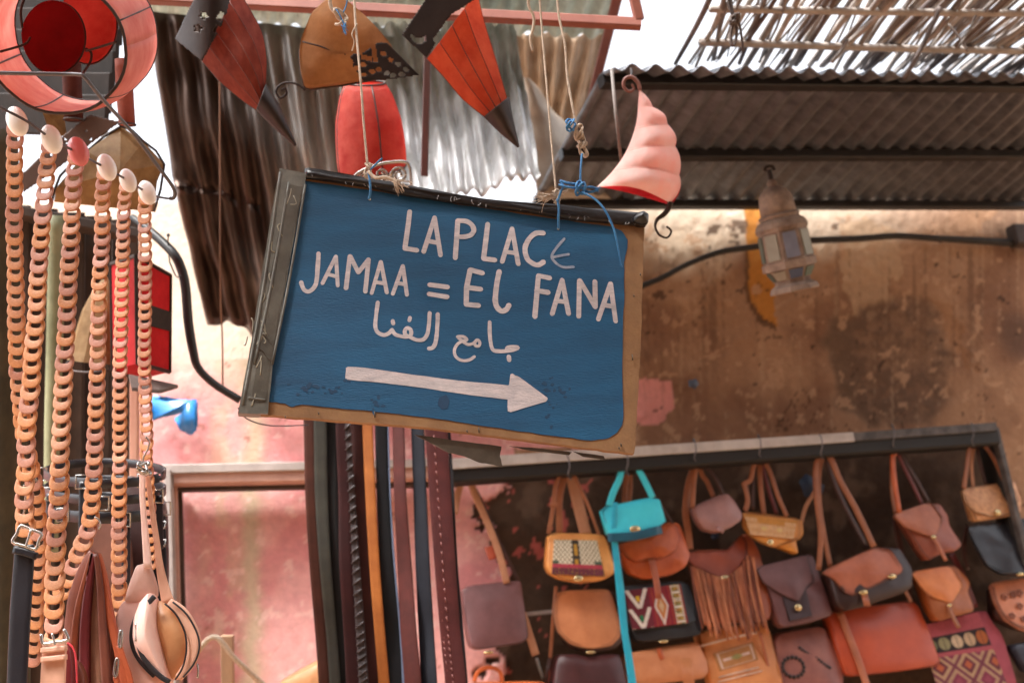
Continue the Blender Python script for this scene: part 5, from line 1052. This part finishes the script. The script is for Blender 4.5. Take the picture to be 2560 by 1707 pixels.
def kil2(u, v):
    if .80 < u < .97: return (218, 206, 190) if (int(v*26) % 5 in (0, 4) or abs(u-.885) > .06) and int(v*40) % 3 else random.choice([(30, 30, 34), (40, 110, 80), (200, 110, 60), (220, 180, 60)])
    if abs(u-.585) < .13 and abs(u-.585)/.13+abs(v-.5)/.5 < 1:
        e = abs(u-.585)/.13+abs(v-.5)/.5
        return (214, 200, 190) if e > .72 else ((196, 120, 60) if e > .38 else (206, 170, 130))
    if u < .40:
        vv = (v*2) % 1; a = abs(u-.2)
        if abs(a-(1-vv)*.17) < .035: return (220, 208, 196)
        if a < .03 and .35 < vv < .65: return (214, 170, 40) if v < .5 else (30, 110, 70)
        return (104, 32, 44)
    return (132, 30, 46) if int(u*40) % 3 else (150, 60, 44)
t = bag('clutch', 'black clutch with a colourful woven diamond panel, under the orange brown bag', z3, blk, [(1192, 922), (1640, 880), (1680, 1050), (1712, 1190), (1692, 1252), (1560, 1276), (1280, 1302), (1220, 1150)], off=.11, th=.05, flap=[(1192, 922), (1640, 880), (1672, 1020), (1700, 1175), (1280, 1225), (1225, 1090)], fm=blk, claspp=[(1480, 1290, 62, 20)])
panel(t, z3, [(1246, 948), (1622, 902), (1652, 1165), (1280, 1212)], kil2, 110, 80)
bag('satchel', 'long light tan bag under the black woven clutch', z3, saddle, [(1205, 1372), (1500, 1320), (1690, 1290), (1742, 1420), (1742, 1500), (1700, 1542), (1250, 1590), (1220, 1480)], off=.10, th=.06, tabs=[([(1470, 1330), (1480, 1380), (1490, 1410)], 30, cognac), ([(1640, 1400), (1655, 1600)], 70, saddle)])
bag('saddle_bag', 'small mauve saddle bag at the top of the fringed bag column', z4, mauve, [(60, 486), (130, 440), (270, 384), (320, 440), (362, 520), (350, 560), (280, 610), (200, 640), (120, 622), (80, 560)], off=.13, th=.045,
    straps=[([(78, 475), (88, 300), (110, 190)], 30, strapbr, .16), ([(210, 405), (170, 310), (140, 270), (118, 190)], 30, strapbr, .14), ([(268, 390), (236, 312), (180, 235), (118, 185)], 22, strapdk, .16), ([(110, 190), (60, 300), (36, 480), (50, 620), (62, 730)], 44, strapbr, .13)], tabs=[([(225, 600), (262, 625)], 24, mauve)])
# fringed bag
fr_ = bag('fringed_bag', 'brown suede bag with a long leather fringe and brass stud', z4, chest, [(38, 740), (300, 735), (362, 672), (402, 632), (445, 670), (482, 760), (502, 950), (515, 1130), (490, 1190), (130, 1200), (80, 950)], off=.08, th=.045, flap=[(38, 742), (300, 737), (362, 674), (402, 634), (432, 680), (422, 780), (380, 842), (282, 930), (200, 900), (62, 822)], fm=leather('fringe_flap', (140, 68, 46), (114, 50, 34)), claspp=[(280, 916, 66, 44)])
rs = random.Random(3); frm = [leather('fringe_%s' % n, c, rough=.7) for n, c in (('warm', (164, 92, 58)), ('deep', (122, 62, 40)), ('light', (184, 112, 74)))]
for i in range(34):
    u = i/33; xt = 70+395*u; yt = np.interp(xt, [60, 200, 282, 380, 430, 480], [840, 905, 930, 850, 780, 800])-14
    xb = 118+380*u+rs.uniform(-14, 14); yb = 1235+45*math.sin(u*math.pi)+rs.uniform(-45, 30)
    obj('fringe_strand', strap([on(fr_, *p, .146+rs.uniform(-.006, .012)) for p in z4([(xt, yt), (xt+(xb-xt)*.4+rs.uniform(-8, 8), (yt+yb)/2), (xb, yb)])], m_(rs.uniform(4.2, 7), 4), .003, (WN+WH*rs.uniform(-.5, .5)).normalized(), k=4), rs.choice(frm), fr_)
def tanpat(u, v):
    b = min(u, 1-u, v*1.0, 1-v)
    if .06 < b < .11: return (222, 196, 180)
    c = abs(v-.5)+abs(u-.5)*.9
    if c < .16: return (214, 190, 80) if int(u*40) % 2 else (130, 140, 110)
    if abs(v-.5) < .08 and .15 < u < .85: return (228, 200, 190)
    return (190, 134, 84)
t = bag('embroidered_bag', 'square tan bag with stitched light pattern, under the fringed bag', z4, leather('embroidered_tan', (206, 140, 86), (180, 112, 62)), [(88, 1262), (130, 1240), (502, 1190), (540, 1240), (600, 1640), (150, 1640), (120, 1400)], off=.07, th=.05, straps=[([(110, 1340), (300, 1290), (480, 1250)], 12, leather('stitch_pale', (222, 190, 170)), .135), ([(500, 1250), (540, 1420), (570, 1560)], 20, rosebr, .135)])
panel(t, z4, [(208, 1382), (460, 1310), (482, 1420), (240, 1492)], tanpat, 60, 36, name='stitched_panel')
for a, b in (((230, 1530), (480, 1468)), ((220, 1560), (500, 1490))):
    obj('stitch_line', tube([on(t, *p, t['front']+.006) for p in z4([a, b])], .0025, k=0), leather('stitch_pale', (222, 190, 170)), t)
def dots(u, v):
    d = (math.sin(u*95)*math.sin(v*60) > .15)
    mid = abs(u-.5) < .27 and v < .38
    return (232, 206, 176) if d and not mid and (v > .12) else ((204, 140, 66) if not (abs(abs(u-.5)-.16) < .05 and abs(v-.62) < .09) else (214, 178, 70))
t = bag('clutch', 'mustard leather clutch with white stitched dots and pointed flap', z4, mustard, [(400, 492), (752, 545), (746, 640), (722, 672), (690, 690), (697, 775), (610, 735), (480, 690), (395, 592)], off=.12, th=.035, flap=[(400, 488), (752, 545), (746, 642), (722, 672), (562, 726), (430, 652), (394, 592)], fm=mustard, it=1, claspp=[(560, 690, 46, 40)],
    straps=[([(405, 490), (424, 430), (408, 345), (402, 322), (440, 295), (462, 205), (500, 160)], 30, strapbr, .16), ([(525, 512), (505, 350), (496, 165)], 32, strapbr, .14), ([(668, 525), (610, 390), (565, 255), (520, 170), (500, 160)], 28, strapbr, .16), ([(605, 510), (545, 330), (505, 165)], 24, oxb, .13), ([(455, 480), (458, 330), (480, 190)], 22, strapdk, .13)])
panel(t, z4, [(410, 505), (742, 556), (705, 668), (440, 640)], dots, 110, 60, name='stitched_panel')
t = bag('satchel', 'plum leather bag with a V cut flap over a dark pocket', z4, plum, [(486, 842), (792, 764), (812, 772), (852, 930), (898, 1150), (740, 1200), (562, 1232), (520, 1000)], off=.11, th=.05, flap=[(486, 842), (792, 764), (812, 772), (842, 930), (772, 986), (722, 1062), (622, 1012), (520, 942)], fm=plum, it=1, claspp=[(726, 1096, 48, 42)])
obj('pocket', pillow([on(t, *p, t['front']-.012) for p in z4([(630, 1005), (780, 985), (800, 1150), (660, 1185)])], WN, .006), leather('dark_plum', (62, 38, 40), (48, 28, 30)), t)
pf = bag('satchel', 'plum brown bag with a punched flower ring, low in the plum bag column', z4, leather('plum_brown', (142, 88, 76), (114, 66, 58)), [(560, 1262), (882, 1204), (932, 1350), (974, 1522), (940, 1640), (600, 1640)], off=.09, th=.05)
darkdot = leather('punched_dark', (52, 32, 30))
for i in range(16):
    a = i/16*2*math.pi; p = z4([(706+66*math.cos(a), 1466+62*math.sin(a))])[0]
    obj('punched_hole', ellipsoid(on(pf, *p, pf['front']+.004), [WH*.0075, WN*.0025, Z*.0075], 8, 6), darkdot, pf)
for i in range(12):
    p = z4([(760+15.5*i, 1345+11*i+5*math.sin(i*.8))])[0]
    obj('punched_hole', ellipsoid(on(pf, *p, pf['front']+.003), [WH*.0075, WN*.0025, Z*.0055], 8, 6), darkdot, pf)
bag('satchel', 'brown satchel hanging tilted on long straps above the big orange red bag', z4, leather('satchel_dark', (58, 30, 24), (42, 22, 18)), [(872, 880), (1240, 720), (1340, 735), (1395, 860), (1372, 1000), (960, 1135), (905, 1090)], off=.13, th=.07, flap=[(880, 872), (1232, 714), (1332, 730), (1392, 852), (1372, 882), (1062, 1026), (1010, 1000), (960, 922)], fm=leather('satchel_flap', (168, 92, 58), (138, 70, 42)), claspp=[(1136, 1002, 60, 30), (1326, 900, 58, 30)],
    straps=[([(865, 860), (880, 640), (852, 400), (850, 210), (892, 138)], 34, strapbr, .19), ([(940, 840), (902, 650), (872, 450), (868, 260), (895, 138)], 32, strapbr, .17), ([(892, 135), (940, 160), (1000, 300), (1100, 480), (1212, 715)], 40, strapbr, .2), ([(905, 150), (1000, 400), (1170, 725)], 30, strapdk, .15), ([(750, 600), (785, 470), (840, 375)], 24, suedeb, .13)], tabs=[([(1140, 1020), (1150, 1090)], 40, rosebr), ([(1000, 960), (1020, 1000)], 10, strapdk)])
bag('satchel', 'large flat orange red leather bag crossed by a thin strap', z5, orangered, [(22, 1152), (130, 1118), (552, 1068), (582, 1120), (622, 1280), (668, 1462), (380, 1502), (100, 1532), (60, 1370)], off=.10, th=.05, it=1, tabs=[([(140, 1130), (170, 1250), (215, 1420), (262, 1640)], 44, rosebr)], straps=[([(470, 950), (510, 1000), (552, 1075)], 22, strapbr, .15)])
t = bag('crossbody_bag', 'small brown crossbody bag with pointed flap, above the tan one', z5, leather('small_brown', (150, 84, 62), (122, 62, 46)), [(450, 545), (700, 475), (746, 560), (742, 622), (806, 742), (760, 782), (690, 790), (600, 836), (568, 800), (480, 610)], off=.13, th=.05, flap=[(448, 546), (650, 476), (700, 476), (752, 572), (682, 690), (622, 672), (510, 622)], fm=rosebr, claspp=[(684, 684, 34, 26)],
    straps=[([(480, 535), (452, 350), (440, 210), (458, 165)], 34, cognac, .17), ([(620, 485), (562, 365), (465, 170)], 24, oxb, .15), ([(662, 475), (580, 330), (480, 165)], 22, strapdk, .15), ([(455, 545), (432, 380), (440, 180)], 18, strapbr, .14)], tabs=[([(690, 690), (715, 760), (740, 830)], 24, rosebr)])
bag('crossbody_bag', 'small golden tan crossbody bag with pointed flap, below the brown one', z5, leather('amber_body', (160, 92, 50), (132, 70, 36)), [(562, 892), (800, 850), (872, 960), (842, 1020), (882, 1140), (760, 1170), (650, 1202), (618, 1130)], off=.12, th=.05, flap=[(562, 892), (812, 850), (872, 970), (782, 1092), (660, 1042), (610, 982)], fm=leather('amber_flap', (206, 126, 70), (182, 102, 52)), claspp=[(775, 1098, 34, 22)],
    straps=[([(455, 580), (500, 820), (560, 1160)], 40, strapdk, .12), ([(795, 780), (870, 930), (940, 1110)], 44, oxb, .11)], tabs=[([(768, 1090), (785, 1160), (815, 1235)], 26, strapbr)])
def kil3(u, v):
    if v < .20: return (176, 84, 92)
    if v < .42:
        k = int(u*5); du = (u*5) % 1-.5; dv = (v-.31)/.11
        pal = [(120, 122, 90), (150, 142, 104), (206, 178, 146), (196, 164, 130), (176, 96, 50)]
        return pal[min(k, 4)] if (du/.44)**2+(dv/.8)**2 < 1 and abs(du) > .04 else (48, 38, 40)
    if v < .48: return (176, 84, 92)
    a = (abs(((u*2.4+.2) % 1)-.5)+abs(((v*2.4) % 1)-.5))
    pal = [(186, 96, 62), (110, 54, 60), (184, 146, 112), (120, 60, 72), (178, 140, 110), (134, 56, 76), (150, 70, 86)]
    return pal[int(a*7) % 7]
t = bag('kilim_bag', 'pink woven kilim bag with a row of medallions, below the golden tan bag', z5, leather('kilim_pink', (160, 74, 84), (130, 56, 66), rough=.9), [(605, 1212), (762, 1232), (972, 1122), (1002, 1190), (1052, 1270), (1105, 1640), (700, 1640), (650, 1400)], off=.08, th=.06)
panel(t, z5, [(612, 1222), (985, 1132), (1108, 1620), (690, 1640)], kil3, 110, 110, lift=.004)
bag('clutch', 'gold brown textured clutch at the right end of the black frame', z5, goldl, [(865, 392), (1162, 345), (1196, 450), (1172, 540), (1160, 560), (1030, 580), (890, 602), (872, 480)], off=.14, th=.04, flap=[(865, 390), (1162, 344), (1198, 450), (1162, 540), (1030, 572), (920, 532), (880, 480)], fm=goldl, it=1, claspp=[(1068, 538, 48, 40)],
    straps=[([(872, 390), (884, 300), (912, 112), (942, 94), (982, 112), (1052, 205), (1115, 345)], 28, strapbr, .19), ([(930, 385), (918, 250), (935, 110)], 22, suedeb, .16), ([(1010, 370), (965, 220), (945, 110)], 22, strapdk, .16)])
bag('saddle_bag', 'shiny black saddle bag under the gold textured clutch', z5, blk, [(905, 610), (1236, 570), (1310, 600), (1310, 920), (1180, 925), (1060, 915), (980, 855), (938, 740)], off=.12, th=.06, flap=[(908, 610), (1236, 570), (1310, 600), (1310, 900), (1150, 910), (1060, 905), (982, 850), (940, 740)], fm=leather('gloss_black', (54, 54, 60), (40, 40, 46), rough=.22), claspp=[(1190, 912, 58, 22)], straps=[([(890, 610), (870, 760), (900, 880)], 24, strapdk, .14)])
pe = bag('saddle_bag', 'peach saddle bag with engraved round flap, right edge', z5, strapdk, [(1030, 975), (1330, 935), (1340, 1290), (1150, 1250), (1010, 1180)], off=.09, th=.05, flap=[(1040, 962), (1236, 932), (1340, 930), (1340, 1262), (1190, 1256), (1100, 1190), (1052, 1080)], fm=peachl)
for r_ in (1.0, .93): obj('engraved_line', tube([on(pe, *p, pe['front']+.003) for p in z5([(1225+(x-1225)*r_, 1080+(y-1080)*r_) for x, y in ((1062, 975), (1075, 1080), (1115, 1170), (1190, 1232), (1300, 1240))])], .0022, k=5), leather('engraving', (140, 80, 58)), pe)
for x_, y_ in ((1130, 1045), (1185, 1030), (1225, 1020), (1160, 1160), (1215, 1100), (1228, 1180)):
    for j in range(5):
        a = j*1.257; p = z5([(x_+13*math.cos(a), y_+13*math.sin(a))])[0]; obj('engraved_petal', ellipsoid(on(pe, *p, pe['front']+.005), [WH*.006, WN*.002, Z*.006], 6, 5), leather('engraving', (140, 80, 58)), pe)
bag('satchel', 'grey navy bag cut off at the bottom right corner', z5, navy, [(1128, 1342), (1236, 1318), (1340, 1320), (1340, 1500), (1200, 1512)], off=.12, th=.05, it=1)
# column hooks on the frame
for i, (hx, hy, lab) in enumerate(((1420, 1150, 'over the lattice flap bag'), (1566, 1140, 'over the turquoise clutch'), (1736, 1108, 'over the small mauve bag'), (1898, 1098, 'over the mustard clutch'), (2052, 1098, 'over the tilted satchel'), (2232, 1072, 'over the small brown crossbody bag'), (2430, 1068, 'over the gold textured clutch'))):
    tag(obj('wire_hook', tube([WALL.at(*p, o) for p, o in (((hx-2, hy-2), .20), ((hx-3, hy-12), .25), ((hx+2, hy-2), .262), ((hx+4, hy+18), .262), ((hx, hy+36), .25), ((hx+6, hy+48), .22), ((hx+10, hy+38), .2))], .0021, k=5), greywire), 'bent wire hook '+lab, 'hook', 'wire hooks on the black frame')
tag(obj('wall_bar', bar(WALL.at(1300, 1536, .06), WALL.at(1380, 1528, .06), .012, .012), greyw, smooth=False), 'short grey bar between the plum satchel and the tan saddle bag', 'bar')
tag(obj('plastic_scrap', slab([WALL.at(*p, .03) for p in rough_edge(z4([(745, 310), (790, 260), (850, 300), (905, 330), (880, 400), (780, 400)]), 2, 2)], WN, .004), mat('dark_blue_scrap', (44, 58, 84))), 'dark blue scrap on the mud wall behind the satchel straps', 'plastic scrap')
tag(obj('plastic_scrap', slab([WALL.at(*p, .06) for p in rough_edge(z4([(195, 640), (240, 635), (250, 660), (210, 672)]), 2, 2)], WN, .004), mat('dark_blue_scrap', (44, 58, 84))), 'small blue scrap below the mauve saddle bag', 'plastic scrap')
